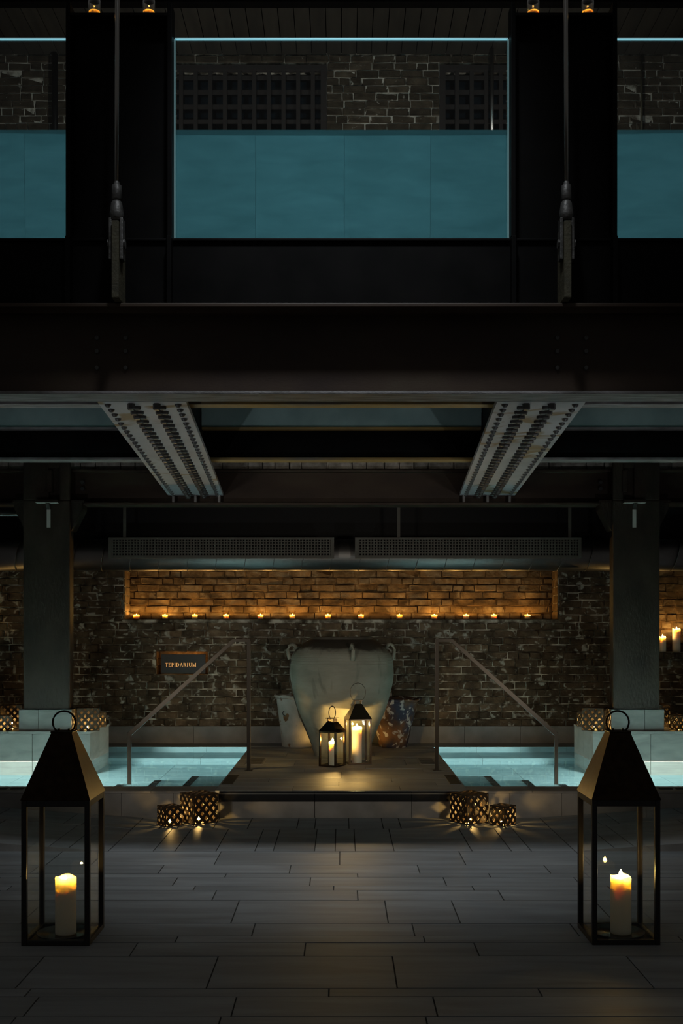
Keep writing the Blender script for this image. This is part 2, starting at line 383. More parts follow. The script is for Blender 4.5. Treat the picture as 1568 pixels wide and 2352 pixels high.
# ------------------------------------------------------------------ platform between the pools
plat = struct(box('platform', 'grout', None, -.893, .893, 7.735, 11.0, -.3, WL - .006))
PX = .90
def prow(y0, y1, xs, x0=-PX, x1=PX):
    xs = [x0] + [q for q in sorted(xs) if x0 < q < x1] + [x1]
    for a, b in zip(xs, xs[1:]): tile(a, b, y0, y1, None, plat, 'tile', .0015, 'tile', WL)
prow(7.715, 7.94, [-.35, .42]); prow(7.94, 8.15, [-.02, .7]); prow(8.15, 8.36, [-.55, .38]); prow(8.36, 8.76, [.0]); prow(8.76, 8.97, [-.3, .66])
prow(8.97, 9.18, [.2]); prow(9.18, 9.6, [-.4, .55]); prow(9.6, 9.8, [.1]); prow(9.8, 10.2, [-.5, .3]); prow(10.2, 10.4, [.0]); prow(10.4, 10.64, [-.3, .5])
# strip behind the pools
back_strip = struct(box('pool_surround', 'grout', None, -4.8, 4.8, 10.652, 11.0, -.3, WL - .006))
xs = [-4.8, -3.6, -2.5, -1.4, -.2, .9, 2.1, 3.3, 4.8]
for a, b in zip(xs, xs[1:]): tile(a, b, 10.645, 10.97, None, back_strip, 'tile', .0015, 'tile', WL)
# riser with the polished dark band
rz = [-.867, -.19, .497, .867]
for a, b in zip(rz, rz[1:]):
    box('riser_slab', 'curb', plat, a + .002, b - .002, 7.712, 7.74, -.005, .113)
    box('dark_band', 'band', plat, a + .002, b - .002, 7.706, 7.74, .115, .166)
    box('dark_nosing', 'band', plat, a + .002, b - .002, 7.703, 7.74, .172, .1885)
box('steel_line', 'linem', plat, -.867, .867, 7.705, 7.735, .1665, .1715)
for sg in (-1, 1):
    # slotted drain and dark grip plate set into the platform beside each pool
    dr = thing('floor_drain', f'slotted floor drain beside the {"left" if sg < 0 else "right"} pool handrail post', 'drain', (sg * .74, 9.45, WL))
    box('drain_frame', 'curb', dr, -.075, .075, -.22, .22, -.001, .0025)
    for k in range(7): box('drain_slot', 'slot', dr, -.06, .06, -.19 + k * .06, -.165 + k * .06, .0015, .0032)
    gp = thing('grip_plate', f'dark grip plate at the top step of the {"left" if sg < 0 else "right"} pool', 'grip plate', (sg * .845, 8.28, WL))
    box('plate', 'nosing', gp, -.04, .04, -.26, .26, 0, .003)
    box('rim', 'curb', gp, -.044, .044, -.264, .264, -.001, .0015)

# ------------------------------------------------------------------ floor pools (mirrored left and right)
PF = WL - .855
def pool(sg):
    side_ = 'left' if sg < 0 else 'right'
    X = lambda q: sg * q
    st = struct(box('pool_basin', 'grout', None, X(.905), X(4.6), 7.93, 10.66, PF - .1, PF - .022))
    def bx(name, m, x0, x1, y0, y1, z0, z1, g=.0015):
        a, b = sorted((X(x0), X(x1)))
        return box(name, m, st, a + g, b - g, y0 + g, y1 - g, z0 + g, z1 - g)
    # pool floor slabs
    for (a, b) in ((.9, 1.55), (1.55, 2.15), (2.15, 2.75), (2.75, 3.4), (3.4, 4.6)):
        for (c, d) in ((7.94, 8.9), (8.9, 10.2)):
            bx('floor_slab', 'poolt', a, b, c, d, PF - .02, PF)
    # bench along the back, with riser and seat slabs
    for (a, b) in ((.9, 1.32), (1.32, 2.2), (2.2, 3.2), (3.2, 4.6)):
        bx('bench_riser', 'poolt', a, b, 10.19, 10.215, PF, WL - .455)
        bx('bench_seat', 'poolt', a, b, 10.185, 10.64, WL - .455, WL - .43)
        bx('back_wall_slab', 'poolt', a, b, 10.64, 10.66, WL - .43, WL)
    # wall at the platform side
    for (c, d) in ((7.94, 8.74), (8.74, 9.6), (9.6, 10.64)): bx('side_wall_slab', 'poolt', .88, .9, c, d, PF, WL)
    for (a, b) in ((.9, 1.9), (1.9, 2.9), (2.9, 4.6)): bx('front_wall_slab', 'poolt', a, b, 7.92, 7.94, PF, WL - .01)
    # stairs
    for k in range(3):
        z = WL - .21 * (k + 1)
        bx('step', 'poolt', .9, 1.2 + .3 * k, 7.94, 8.74, z - .21, z)
        bx('step_nosing', 'nosing', 1.14 + .3 * k, 1.201 + .3 * k, 7.945, 8.742, z - .03, z + .004)
    # kerb: front face slabs and top slabs
    cuts = [.9, 1.19, 1.56, 2.1, 2.7, 3.3, 4.6]
    for a, b in zip(cuts, cuts[1:]):
        bx('kerb_face', 'curb', a if a > .9 else .869, b, 7.712, 7.74, -.01, .172, .001)
    for a, b in ((.9, 1.35), (1.35, 2.0), (2.0, 2.6), (2.6, 3.4), (3.4, 4.6)):
        bx('kerb_top', 'curb', a, b, 7.708, 7.938, .172, WL, .001)
    bx('kerb_core', 'grout', .905, 4.6, 7.74, 7.92, PF, .17)
    for k in range(8):
        bx('drain_slot', 'slot', 2.16 + k * .12, 2.25 + k * .12, 7.79, 7.83, WL - .004, WL + .0035, 0)
    # water
    wm = MB(); a, b = sorted((X(.9), X(4.6)))
    wv = {}
    gxs, gys = [.9, 2.184, 4.6], [7.938, 9.476, 10.244, 10.642]
    for i_ in range(2):
        for j_ in range(3):
            if i_ == 1 and j_ == 1: continue            # the plinth stands here
            P = [(gxs[i_], gys[j_]), (gxs[i_ + 1], gys[j_]), (gxs[i_ + 1], gys[j_ + 1]), (gxs[i_], gys[j_ + 1])]
            if sg < 0: P = P[::-1]
            for q in P:
                if q not in wv: wv[q] = wm.b.verts.new((X(q[0]), q[1], WL - .003))
            wm.b.faces.new([wv[q] for q in P])
    wme = bpy.data.meshes.new('pool_water'); wm.b.to_mesh(wme); wm.b.free(); wme.materials.append(M['water'])
    w = link('pool_water', wme)
    tag(w, f'clear lit turquoise water filling the sunken pool on the {side_}', 'water', kind='stuff')
    # submerged lamp on the front wall
    lp = thing('pool_lamp', f'submerged lamp on the front wall of the {side_} pool', 'lamp', (X(2.75), 7.943, -.28))
    box('housing', 'chrome', lp, -.19, .19, 0, .03, -.11, .11, bev=.008)
    box('lens', 'lens', lp, -.15, .15, .03, .036, -.08, .08)
    # block that carries the column
    bl = thing('column_plinth', f'pale marble block rising from the {side_} pool under the iron column', 'plinth', (0, 0, 0))
    def bb(name, m, x0, x1, y0, y1, z0, z1, bev=0):
        a, b = sorted((X(x0), X(x1))); return box(name, m, bl, a, b, y0, y1, z0, z1, bev=bev)
    bb('core', 'grout', 2.2, 4.55, 9.50, 10.23, PF, .425)
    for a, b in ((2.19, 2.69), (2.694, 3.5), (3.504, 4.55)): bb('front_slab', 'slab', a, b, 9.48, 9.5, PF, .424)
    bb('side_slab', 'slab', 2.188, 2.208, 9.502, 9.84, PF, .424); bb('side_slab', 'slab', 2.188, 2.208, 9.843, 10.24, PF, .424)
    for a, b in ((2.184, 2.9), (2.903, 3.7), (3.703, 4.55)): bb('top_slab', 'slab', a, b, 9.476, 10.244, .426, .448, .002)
    return st
pool(-1); pool(1)

# ------------------------------------------------------------------ rear wall with bricks, niches and windows
YW = 11.0
holes = [(-2.198, 2.19, 1.439, 2.02, .28), (3.13, 4.2, 1.112, 1.96, .22), (-1.877, -1.345, .884, 1.125, .14),
         (-1.80, -.15, 6.30, 7.05, .25), (.99, 1.95, 6.30, 7.05, .25)]
wb = MB()
gx = sorted({-4.9, 4.9} | {h[0] for h in holes} | {h[1] for h in holes}); gz = sorted({-.3, 7.2} | {h[2] for h in holes} | {h[3] for h in holes})
for a, b in zip(gx, gx[1:]):
    for c, d in zip(gz, gz[1:]):
        q = [h for h in holes if h[0] <= a and b <= h[1] and h[2] <= c and d <= h[3]]
        yy = YW + .006 + (q[0][4] if q else 0)
        wb.box(a, b, yy, 11.6, c, d)
bmesh.ops.remove_doubles(wb.b, verts=wb.b.verts, dist=1e-5)
wall = struct(wb.build('wall_back', 'mortar'))
variants = []
def rough_brick(seed):
    r = random.Random(seed); b = bmesh.new()
    bmesh.ops.create_cube(b, size=1)
    bmesh.ops.bevel(b, geom=[e for e in b.edges if abs((e.verts[0].co.y + e.verts[1].co.y)) < -1 or (e.verts[0].co.y < 0 and e.verts[1].co.y < 0)], offset=.07, segments=1, affect='EDGES')
    for v in b.verts:
        v.co.x += r.uniform(-.018, .018); v.co.z += r.uniform(-.05, .05); v.co.y += r.uniform(-.10, .10)
    me = bpy.data.meshes.new('brick'); b.to_mesh(me); b.free(); return me
BR = {}
for key in ('brick', 'brick_up', 'brick_niche', 'brick_pale'):
    BR[key] = []
    for k in range(7):
        me = rough_brick(k + 3); me.materials.append(M[key]); BR[key].append(me)
specs = []
def lay(x0, x1, z0, z1, yface, key, cutouts=()):
    n = int(round((z1 - z0) / .075)); ch = (z1 - z0) / n
    for i in range(n):
        za, zb = z0 + i * ch, z0 + (i + 1) * ch
        segs = [(x0, x1)]
        for c in cutouts:
            if zb > c[2] + .02 and za < c[3] - .02:
                ns = []
                for s0, s1 in segs:
                    if c[1] <= s0 or c[0] >= s1: ns.append((s0, s1)); continue
                    if c[0] > s0: ns.append((s0, c[0]))
                    if c[1] < s1: ns.append((c[1], s1))
                segs = ns
        for s0, s1 in segs:
            x = s0 - R.uniform(0, .18)
            while x < s1:
                L_ = .225 if R.random() < .72 else .113
                a, b = max(x, s0), min(x + L_, s1)
                if b - a > .04: specs.append((a, b, za, zb, yface, key))
                x += L_
lay(-4.6, 4.6, .36, 2.46, YW, 'brick', holes)
for h in holes[:2]: lay(h[0], h[1], h[2], h[3], YW + h[4], 'brick_niche')
lay(-1.877, -1.345, .884, 1.125, YW + .14, 'brick_niche')
lay(-4.6, 4.6, 6.30, 7.14, YW, 'brick_up', holes)
def shown(s):
    xm, zm = (s[0] + s[1]) / 2, (s[2] + s[3]) / 2
    if zm > 3: return (abs(xm) < .99 and xm > -.16) or 2.75 < abs(xm) < 3.4
    return abs(xm) < 2.3 and zm < 1.97 and not (abs(xm) < .45 and zm < 1.25)
cand = [s for s in specs if shown(s)]
cand.sort(key=lambda s: -(s[1] - s[0]) - (.05 if s[5] == 'brick_niche' else 0) + abs((s[0] + s[1]) / 2) * .004)
single = set(cand[:300])
rest = {}
for s in specs:
    a, b, c, d, yf, key = s
    me = R.choice(BR[key]); g = .011
    loc = Vector(((a + b) / 2, yf + .024 + R.uniform(-.008, .006), (c + d) / 2 + R.uniform(-.002, .002)))
    sc = Vector((b - a - g, .06, d - c - g - R.uniform(0, .004)))
    if s in single:
        o = link('brick', me, wall, loc); o.scale = sc; o.rotation_euler = (0, R.uniform(-.012, .012), 0)
    else:
        rest.setdefault(key, []).append((me, loc, sc))
for key, lst in rest.items():
    V, Fc = [], []
    for me, loc, sc in lst:
        k = len(V)
        V += [(v.co.x * sc.x + loc.x, v.co.y * sc.y + loc.y, v.co.z * sc.z + loc.z) for v in me.vertices]
        Fc += [[k + i for i in p.vertices] for p in me.polygons]
    me = bpy.data.meshes.new('brickwork'); me.from_pydata(V, [], Fc); me.materials.append(M[key])
    o = link('brickwork', me, wall); o['kind'] = 'stuff'
for a_, b_ in ((-4.6, -1.801), (-.149, .989), (1.951, 4.6)): box('mortar_bed', 'mortar_white', wall, a_, b_, YW + .003, YW + .0055, 6.28, 7.14)
for h in holes[:3]:     # brown mortar bed and reveals of the niches
    box('niche_bed', 'mortar_niche', wall, h[0] + .001, h[1] - .001, YW + h[4] + .003, YW + h[4] + .0055, h[2], h[3])
    for a_, b_ in ((h[0] + .0005, h[0] + .008), (h[1] - .008, h[1] - .0005)):
        n_ = max(1, int((h[3] - h[2]) / .075)); dz_ = (h[3] - h[2]) / n_
        for k in range(n_): box('reveal_brick', 'brick_niche', wall, a_, b_, YW + .008, YW + h[4], h[2] + k * dz_ + .004, h[2] + (k + 1) * dz_ - .004)
# marble skirting
sk = struct(box('baseboard_back', 'grout', None, -4.8, 4.8, 10.985, 11.0, WL, .355))
xs = [-4.8, -3.4, -2.35, -1.49, -.2, .63, 1.24, 1.80, 2.9, 4.8]
for a, b in zip(xs, xs[1:]): box('skirting_slab', 'curb', sk, a + .0015, b - .0015, 10.965, 10.985, WL + .001, .362, bev=.0015)
# niche sill slab
sill = struct(box('trim_1', 'brick_niche', None, -2.196, 2.188, 11.03, 11.27, 1.42, 1.4405))
# lattice windows high on the wall
def lattice(n, x0, x1):
    w = struct(box(f'window_{n}', 'winglass', None, x0, x1, 11.2, 11.215, 6.31, 7.04))
    for a, b in ((x0, x0 + .06), (x1 - .06, x1)): box('frame_post', 'lattice', w, a, b, 10.99, 11.05, 6.31, 7.04)
    for a, b in ((6.31, 6.36), (6.99, 7.04)): box('frame_rail', 'lattice', w, x0 + .06, x1 - .06, 10.99, 11.05, a, b)
    k = int((x1 - x0 - .12) / .148)
    for i in range(1, k + 1):
        x = x0 + .06 + i * .148 - .03
        if x < x1 - .1: box('lattice_bar', 'lattice', w, x - .02, x + .02, 11.0, 11.025, 6.36, 6.99)
    for i in range(1, 5): box('lattice_bar', 'lattice', w, x0 + .06, x1 - .06, 11.025, 11.04, 6.36 + i * .148 - .042, 6.36 + i * .148 - .002)
lattice(1, -1.80, -.15); lattice(2, .99, 1.95)
def pipe(label, x, yy, z0, z1, r, m='black'):
    t = MB().tube([(x, yy, z0), (x, yy, z1)], r, 12).build('conduit', m, None, True); tag(t, label, 'pipe')
pipe('thin upright steel conduit before the right lattice window', 1.50, 10.85, 6.28, 7.12, .018, 'rod')
pipe('black upright tube on the high brickwork at far left', -2.88, 10.94, 6.28, 7.12, .03)  # plain dark tube standing against the bricks
pipe('thin buff conduit on the high brickwork at far right', 3.02, 10.96, 6.28, 7.12, .012, 'gusset')

# ------------------------------------------------------------------ roof boards
roof = struct(box('ceiling', 'void', None, -4.9, 4.9, 9.0, 11.3, 7.165, 7.2))
x = -4.5
while x < 4.5:
    tile(x, x + .15, 9.0, 10.99, None, roof, 'wood', .004, 'board', 7.162, .02); x += .15
tag(box('roof_beam', 'black', None, -4.8, 4.8, 9.95, 10.05, 7.075, 7.139), 'dark steel purlin under the high roof boards', 'beam')

# ------------------------------------------------------------------ lower ceiling slabs
low = struct(box('ceiling_low', 'void', None, -4.9, 4.9, 8.35, 11.0, 2.98, 3.1))
deck = struct(box('ceiling_tank_underside', 'teal', None, -4.9, 4.9, 5.76, 8.35, 3.0, 3.1))

struct(box('wall_shade_sheet', 'void', None, -4.6, 4.6, 10.56, 10.62, 2.16, 2.978))  # added black sheet standing for the darkness above the duct, hides the bricks
# ------------------------------------------------------------------ front girder (channel) and upper frame
g = thing('front_girder', 'dark brown steel girder spanning the whole hall below the glass pool', 'girder')
box('web', 'brown', g, -4.6, 4.6, 5.71, 5.735, 2.55, 2.985)
box('bottom_flange', 'flange', g, -4.6, 4.6, 5.55, 5.735, 2.53, 2.548, bev=.004)
box('top_flange', 'brown', g, -4.6, 4.6, 5.55, 5.735, 2.975, 2.995, bev=.004)
bolt_me = MB().lathe([(0, -.012), (.011, -.010), (.013, 0)], 8).mesh('bolt', 'rivet')
for sg in (-1, 1):
    for bxp in (222, 288):
        for byp in (775, 806, 844):
            p = at(bxp, byp, 5.70)
            o = link('bolt', bolt_me, g, (sg * -p.x, 5.709, p.z)); o.rotation_euler = (-PI / 2, 0, 0)
fb = thing('fascia_beam', 'black steel beam along the foot of the glass pool', 'beam')
box('front_plate', 'black', fb, -4.6, 4.6, 5.66, 5.70, 2.996, 3.352)
box('top_ledge', 'black', fb, -4.6, 4.6, 5.645, 5.70, 3.345, 3.36, bev=.003)
for sg in (-1, 1):
    for q in (.888, 1.41): box('stiffener', 'black', fb, sg * q - .012, sg * q + .012, 5.60, 5.66, 2.996, 3.356, bev=.003)
posts = [-1.15, 1.15]
for i, px_ in enumerate(posts):
    sd_ = ['left', 'right'][i]
    p = thing('frame_post', f'wide black steel post between glass pool panes, behind the {sd_} tie rod', 'post', (px_, 5.62, 3.36))
    box('web', 'black', p, -.25, .25, .08, .095, 0, 1.155)
    for q in (-1, 1): box('flange', 'black', p, q * .262 - .012, q * .262 + .012, 0, .1, 0, 1.21, bev=.003)
    box('cap_plate', 'black', p, -.25, .25, .0, .079, 1.14, 1.155, bev=.002)
    # tie rod with clevis and gusset
    rx = at(266, 0, 5.5).x * (1 if i == 0 else -1)
    t = thing('tie_rod', f'slim steel tie rod with forked end bolted before the {sd_} post', 'tie rod', (rx, 5.5, 3.0))
    MB().tube([(0, .02, .56), (.006 * (-1 if i else 1), .02, 2.2)], .0125, 12).build('rod', 'rod', t, True)
    MB().lathe([(.016, .50), (.02, .505), (.026, .51), (.024, .58), (.016, .585), (.013, .60)], 16, (0, .02, 0)).build('collar', 'clevis', t, True)
    fk = MB()
    fk.lathe([(0, .395), (.034, .40), (.036, .44), (.028, .49), (.019, .505), (0, .505)], 16, (0, .02, 0))
    fk.build('fork_head', 'clevis', t, True)
    for q in (-1, 1):
        MB().box(q * .028 - .008, q * .028 + .008, -.005, .05, .20, .41, .004).build('fork_arm', 'clevis', t)
        pn = MB().tube([(q * .034, .022, .285), (q * .044, .022, .285)], .024, 8).build('pin_nut', 'clevis', t)
    MB().box(-.018, .018, -.02, .16, 0, .39, .004).build('gusset_plate', 'gusset', t)

# ------------------------------------------------------------------ raised glass pool
tank = struct(box('tank_basin', 'poolt', None, -4.6, 4.6, 5.74, 8.34, 3.10, 3.14))
for a, b in zip([-4.6, -3.1, -2.2, -1.2, -.6, .02, .62, 1.5, 2.6, 3.6, 4.6][:-1], [-3.1, -2.2, -1.2, -.6, .02, .62, 1.5, 2.6, 3.6, 4.6]):
    box('back_slab', 'poolt', tank, a + .0008, b - .0008, 8.30, 8.33, 3.14, 3.953)
box('back_core', 'poolt', tank, -4.6, 4.6, 8.331, 8.36, 3.1, 3.95)
box('front_upstand', 'poolt', tank, -4.6, 4.6, 5.755, 5.785, 3.14, 3.355)
for sg in (-1, 1): box('end_wall', 'poolt', tank, sg * 4.6 - .02, sg * 4.6 + .02, 5.79, 8.3, 3.14, 3.885)
ZW = EYE + (HZ - 298) * 5.72 / F
wm = MB(); wm.box(-4.55, 4.55, 5.722, 8.298, 3.145, ZW)
for f in list(wm.b.faces):
    f.normal_update()
    if f.normal.y > .5 or f.normal.z < -.5 or abs(f.normal.x) > .5: wm.b.faces.remove(f)
tw = bpy.data.meshes.new('tank_water'); wm.b.to_mesh(tw); wm.b.free(); tw.materials.append(M['tankwater'])
tag(link('tank_water', tw), 'glowing teal water half filling the raised glass pool', 'water', kind='stuff')
GT = EYE + (HZ - 87) * 5.70 / F
for nm, a, b in (('left', -4.5, -1.425), ('middle', -.872, .872), ('right', 1.425, 4.5)):
    gp = thing('glass_panel', f'{nm} clear glass pane of the raised pool with glow painted on its top edge', 'glass pane', (0, 5.70, 3.36))
    box('pane', 'tankglass', gp, a, b, 0, .016, .001, GT - 3.36 - .006)
    box('top_edge', 'edge', gp, a, b, 0, .016, GT - 3.36 - .006, GT - 3.36)
    for q in ((a, b) if nm == 'middle' else ()):
        s_ = -1 if q < 0 else 1
        box('side_edge', 'edgedim', gp, q - .005, q + .005, .0, .012, .001, GT - 3.36 - .006)
        box('glass_fin', 'tankglass', gp, q - s_ * .010 - .002, q - s_ * .010 + .002, -.06, -.002, .001, GT - 3.36)
for sg in (-1, 1):
    for x in (.55, 2.6):
        lp = thing('tank_lamp', f'submerged strip lamp of the glass pool, {"inner" if x < 1 else "outer"} one at {"left" if sg < 0 else "right"}', 'lamp', (sg * x, 5.79, 3.27))
        box('housing', 'chrome', lp, -.47, .47, 0, .03, -.05, .05, bev=.005); box('lens', 'lens', lp, -.45, .45, .03, .036, -.03, .03)

# ------------------------------------------------------------------ beams under the tank
def ibeam(name, label, y0, y1, z0, z1, m='black', mf=None, tf=.018, x0=-4.6, x1=4.6):
    t = thing(name, label, 'beam'); ym = (y0 + y1) / 2
    box('web', m, t, x0, x1, ym - .008, ym + .008, z0 + tf, z1 - tf)
    box('bottom_flange', mf or m, t, x0, x1, y0, y1, z0, z0 + tf, bev=.003); box('top_flange', mf or m, t, x0, x1, y0, y1, z1 - tf, z1, bev=.003)
    return t
def gx_(u, y):      # plan line of the riveted girders
    v = (y - 5.74) / 3.98; return (1.288 - .468 * u) * (1 - v) + (1.545 - .49 * u) * v
for nm_ in ('left', 'middle', 'right'):
    def span(y): 
        i_, o_ = gx_(.83, y) - .004, gx_(.17, y) + .004
        return {'left': (-4.6, -o_), 'middle': (-i_, i_), 'right': (o_, 4.6)}[nm_]
    where = {'left': 'left of the left riveted girder', 'middle': 'between the two riveted girders', 'right': 'right of the right riveted girder'}[nm_]
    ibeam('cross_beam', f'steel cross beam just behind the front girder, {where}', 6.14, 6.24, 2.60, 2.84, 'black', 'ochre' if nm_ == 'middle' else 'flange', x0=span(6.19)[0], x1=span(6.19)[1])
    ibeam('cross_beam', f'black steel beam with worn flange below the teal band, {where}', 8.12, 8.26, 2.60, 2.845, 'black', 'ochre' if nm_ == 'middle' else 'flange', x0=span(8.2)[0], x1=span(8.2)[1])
    a_, b_ = span(8.25)
    tag(box('concrete_lintel', 'teal', None, a_, b_, 8.14, 8.32, 2.847, 2.998), f'teal painted concrete band {where}', 'lintel')
bb_ = ibeam('column_beam', 'rust brown steel beam carried by the two iron columns', 9.64, 9.86, 2.44, 2.756, 'brown', 'brown', .022)
for sg in (-1, 1):
    for k in (0, 1):
        z = 2.59 + k * .06
        MB().tube([(sg * 2.31, 9.70, z), (sg * 2.31, 9.74, z)], .017, 8).build('bolt', 'rivet', bb_)
# row of pale bricks bedded on the column beam
bc = struct(box('wall_beam_course', 'grout', None, -4.6, 4.6, 9.75, 9.99, 2.757, 2.975))
x = -4.5
while x < 4.5:
    L_ = R.choice([.11, .225, .16, .13]); o = link('brick', R.choice(BR['brick_pale']), bc, (x + L_ / 2, 9.74, 2.757 + .045)); o.scale = (L_ - .008, .07, .08); x += L_
x = -4.5
while x < 4.5:
    L_ = R.choice([.11, .225, .16, .13]); o = link('brick', R.choice(BR['brick_pale']), bc, (x + L_ / 2, 9.745, 2.757 + .13)); o.scale = (L_ - .008, .07, .08); x += L_

# riveted box girders
ZR = 2.53
rivet_me = MB().lathe([(0, -.018), (.010, -.016), (.017, -.008), (.019, 0)], 8).mesh('rivet', 'rivet', True)
nut_me = MB().lathe([(0, -.034), (.016, -.034), (.021, -.026), (.021, 0)], 6).mesh('nut', 'rivet')
for i, sg in enumerate((-1, 1)):
    nm = ['left', 'right'][i]
    t = thing('riveted_girder', f'grey riveted girder running back from the front girder on the {nm}', 'girder')
    y0, y1 = 5.74, 9.72
    # plan edges measured at the near and far ends
    n0, n1, f0, f1 = 1.288, .82, 1.545, 1.055
    def pt(u, v, z): # u across 0..1, v along 0..1
        a = n0 + (n1 - n0) * u; b = f0 + (f1 - f0) * u
        return Vector((sg * (a + (b - a) * v), y0 + (y1 - y0) * v, z))
    MB().hexa([pt(0, 0, ZR), pt(1, 0, ZR), pt(1, 1, ZR), pt(0, 1, ZR), pt(0, 0, ZR + .03), pt(1, 0, ZR + .03), pt(1, 1, ZR + .03), pt(0, 1, ZR + .03)]).build('bottom_plate', 'plate', t)
    for u in (.22, .78):
        MB().hexa([pt(u - .03, .005, ZR + .031), pt(u + .03, .005, ZR + .031), pt(u + .03, .972, ZR + .031), pt(u - .03, .972, ZR + .031),
                   pt(u - .03, .005, 2.99), pt(u + .03, .005, 2.99), pt(u + .03, .972, 2.97), pt(u - .03, .972, 2.97)]).build('web', 'black', t)
    for u in (.06, .94):
        MB().hexa([pt(u - .03, .005, ZR + .031), pt(u + .03, .005, ZR + .031), pt(u + .03, .972, ZR + .031), pt(u - .03, .972, ZR + .031),
                   pt(u - .03, .005, ZR + .055), pt(u + .03, .005, ZR + .055), pt(u + .03, .972, ZR + .055), pt(u - .03, .972, ZR + .055)]).build('angle_bar', 'black', t)
    n = 31
    for k in range(n):
        v = .016 + k * .97 / (n - 1)
        for u in (.10, .90): link('rivet', rivet_me, t, pt(u, v, ZR))
        for u in (.37, .66):
            link('nut', nut_me, t, pt(u, v - .004, ZR))
        for u in (.42, .71):
            if v < .97: o = link('nut', nut_me, t, pt(u, v + .014, ZR)); o.scale = (.95, .95, .55)
    for u in (.1, .5, .93):
        p = pt(u, .985, 0); box('end_stiffener', 'flange', t, p.x - .010, p.x + .010, 9.655, 9.70, 2.463, ZR - .001)

# ------------------------------------------------------------------ iron columns
for i, sg in enumerate((-1, 1)):
    nm = ['left', 'right'][i]
    bs = thing('marble_collar', f'pale marble collar around the foot of the {nm} iron column', 'plinth', (sg * 2.59, 9.52, .448))
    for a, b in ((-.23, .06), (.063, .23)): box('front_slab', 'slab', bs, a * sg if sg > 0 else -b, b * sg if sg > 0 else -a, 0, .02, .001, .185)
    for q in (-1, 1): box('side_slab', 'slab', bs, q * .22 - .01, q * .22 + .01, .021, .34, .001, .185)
    box('fill', 'grout', bs, -.209, .209, .021, .34, .001, .18)
    c = thing('iron_column', f'tall weathered iron column on the {nm} with bracketed head', 'column', (sg * 2.585, 9.54, .634))
    H = 2.83 - .634
    # H-shaped shaft: broad front flange, web set back
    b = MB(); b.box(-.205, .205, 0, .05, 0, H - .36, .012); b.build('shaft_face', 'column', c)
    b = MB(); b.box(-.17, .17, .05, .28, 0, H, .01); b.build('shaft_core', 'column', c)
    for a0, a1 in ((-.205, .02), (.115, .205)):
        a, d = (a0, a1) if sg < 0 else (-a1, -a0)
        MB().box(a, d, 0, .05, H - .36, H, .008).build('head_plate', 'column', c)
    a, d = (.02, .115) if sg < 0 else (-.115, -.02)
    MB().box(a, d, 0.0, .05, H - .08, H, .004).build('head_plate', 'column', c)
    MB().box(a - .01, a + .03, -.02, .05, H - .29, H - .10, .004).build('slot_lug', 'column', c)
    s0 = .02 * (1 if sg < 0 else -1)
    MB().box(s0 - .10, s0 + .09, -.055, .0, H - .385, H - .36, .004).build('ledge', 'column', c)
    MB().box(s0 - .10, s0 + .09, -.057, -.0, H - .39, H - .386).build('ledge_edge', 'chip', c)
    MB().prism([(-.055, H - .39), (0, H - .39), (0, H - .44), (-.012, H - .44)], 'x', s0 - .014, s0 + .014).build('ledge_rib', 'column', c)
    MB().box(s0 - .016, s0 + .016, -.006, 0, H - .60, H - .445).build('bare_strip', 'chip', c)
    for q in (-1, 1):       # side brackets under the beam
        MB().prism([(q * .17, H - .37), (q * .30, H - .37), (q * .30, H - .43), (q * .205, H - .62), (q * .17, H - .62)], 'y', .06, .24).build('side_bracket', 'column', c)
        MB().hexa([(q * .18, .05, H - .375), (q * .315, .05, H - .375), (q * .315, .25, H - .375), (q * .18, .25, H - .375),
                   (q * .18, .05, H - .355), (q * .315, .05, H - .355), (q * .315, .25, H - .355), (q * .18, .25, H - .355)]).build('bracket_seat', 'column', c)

# ------------------------------------------------------------------ duct and grilles
ZD = 2.045
du = thing('air_duct', 'round galvanised air duct running along the brick wall under the ceiling', 'duct', (0, 10.36, ZD))
MB().tube([(-4.6, 0, 0), (4.6, 0, 0)], .15, 40).build('duct_tube', 'duct', du, True)
seam_pts = [(0.035 * math.sin(2 * PI * k / 40), .152 * math.cos(2 * PI * k / 40), .152 * math.sin(2 * PI * k / 40)) for k in range(40)]
seam_me = MB().tube(seam_pts, .0035, 5, True).mesh('seam_ring', 'seam', True)
x = -4.4
while x < 4.5: link('seam_ring', seam_me, du, (x, 0, 0)); x += .27
for nm, x0, x1 in (('left', 249, 767), ('right', 815, 1335)):
    p0, p1 = at(x0, 1235, 10.1), at(x1, 1283, 10.1)
    gr = thing('air_grille', f'long perforated air grille on the duct, {nm} one', 'grille', ((p0.x + p1.x) / 2, 10.1, p1.z))
    w, h = (p1.x - p0.x) / 2, p0.z - p1.z
    for a, b, c_, d in ((-w, w, 0, .022), (-w, w, h - .02, h), (-w, -w + .03, .022, h - .02), (w - .03, w, .022, h - .02)):
        box('frame_bar', 'grille', gr, a, b, 0, .02, c_, d)
    box('back_box', 'void', gr, -w + .02, w - .02, .05, .10, .01, h - .01)
    m_ = MB()
    k = -w + .03
    while k < w - .03: m_.box(k, k + .012, .006, .012, .022, h - .02); k += .028
    k = .022
    while k < h - .022: m_.box(-w + .03, w - .03, .012, .018, k, k + .010); k += .0265
    o = m_.build('mesh_screen', 'grille', gr); o['kind'] = 'stuff'
    for xx in ((287, 640) if nm == 'left' else (915, 1307)):
        if xx == 640: continue
        q = at(xx, 0, 10.15).x - gr.location.x
        box('hanger_strap', 'grille', gr, q - .014, q + .014, .03, .036, h, 2.97 - p1.z)
tag(MB().tube([(-4.5, 9.95, 2.40), (-2.85, 9.95, 2.40)], .03, 12).build('conduit', 'rod', None, True), 'horizontal steel pipe left of the left iron column', 'pipe')

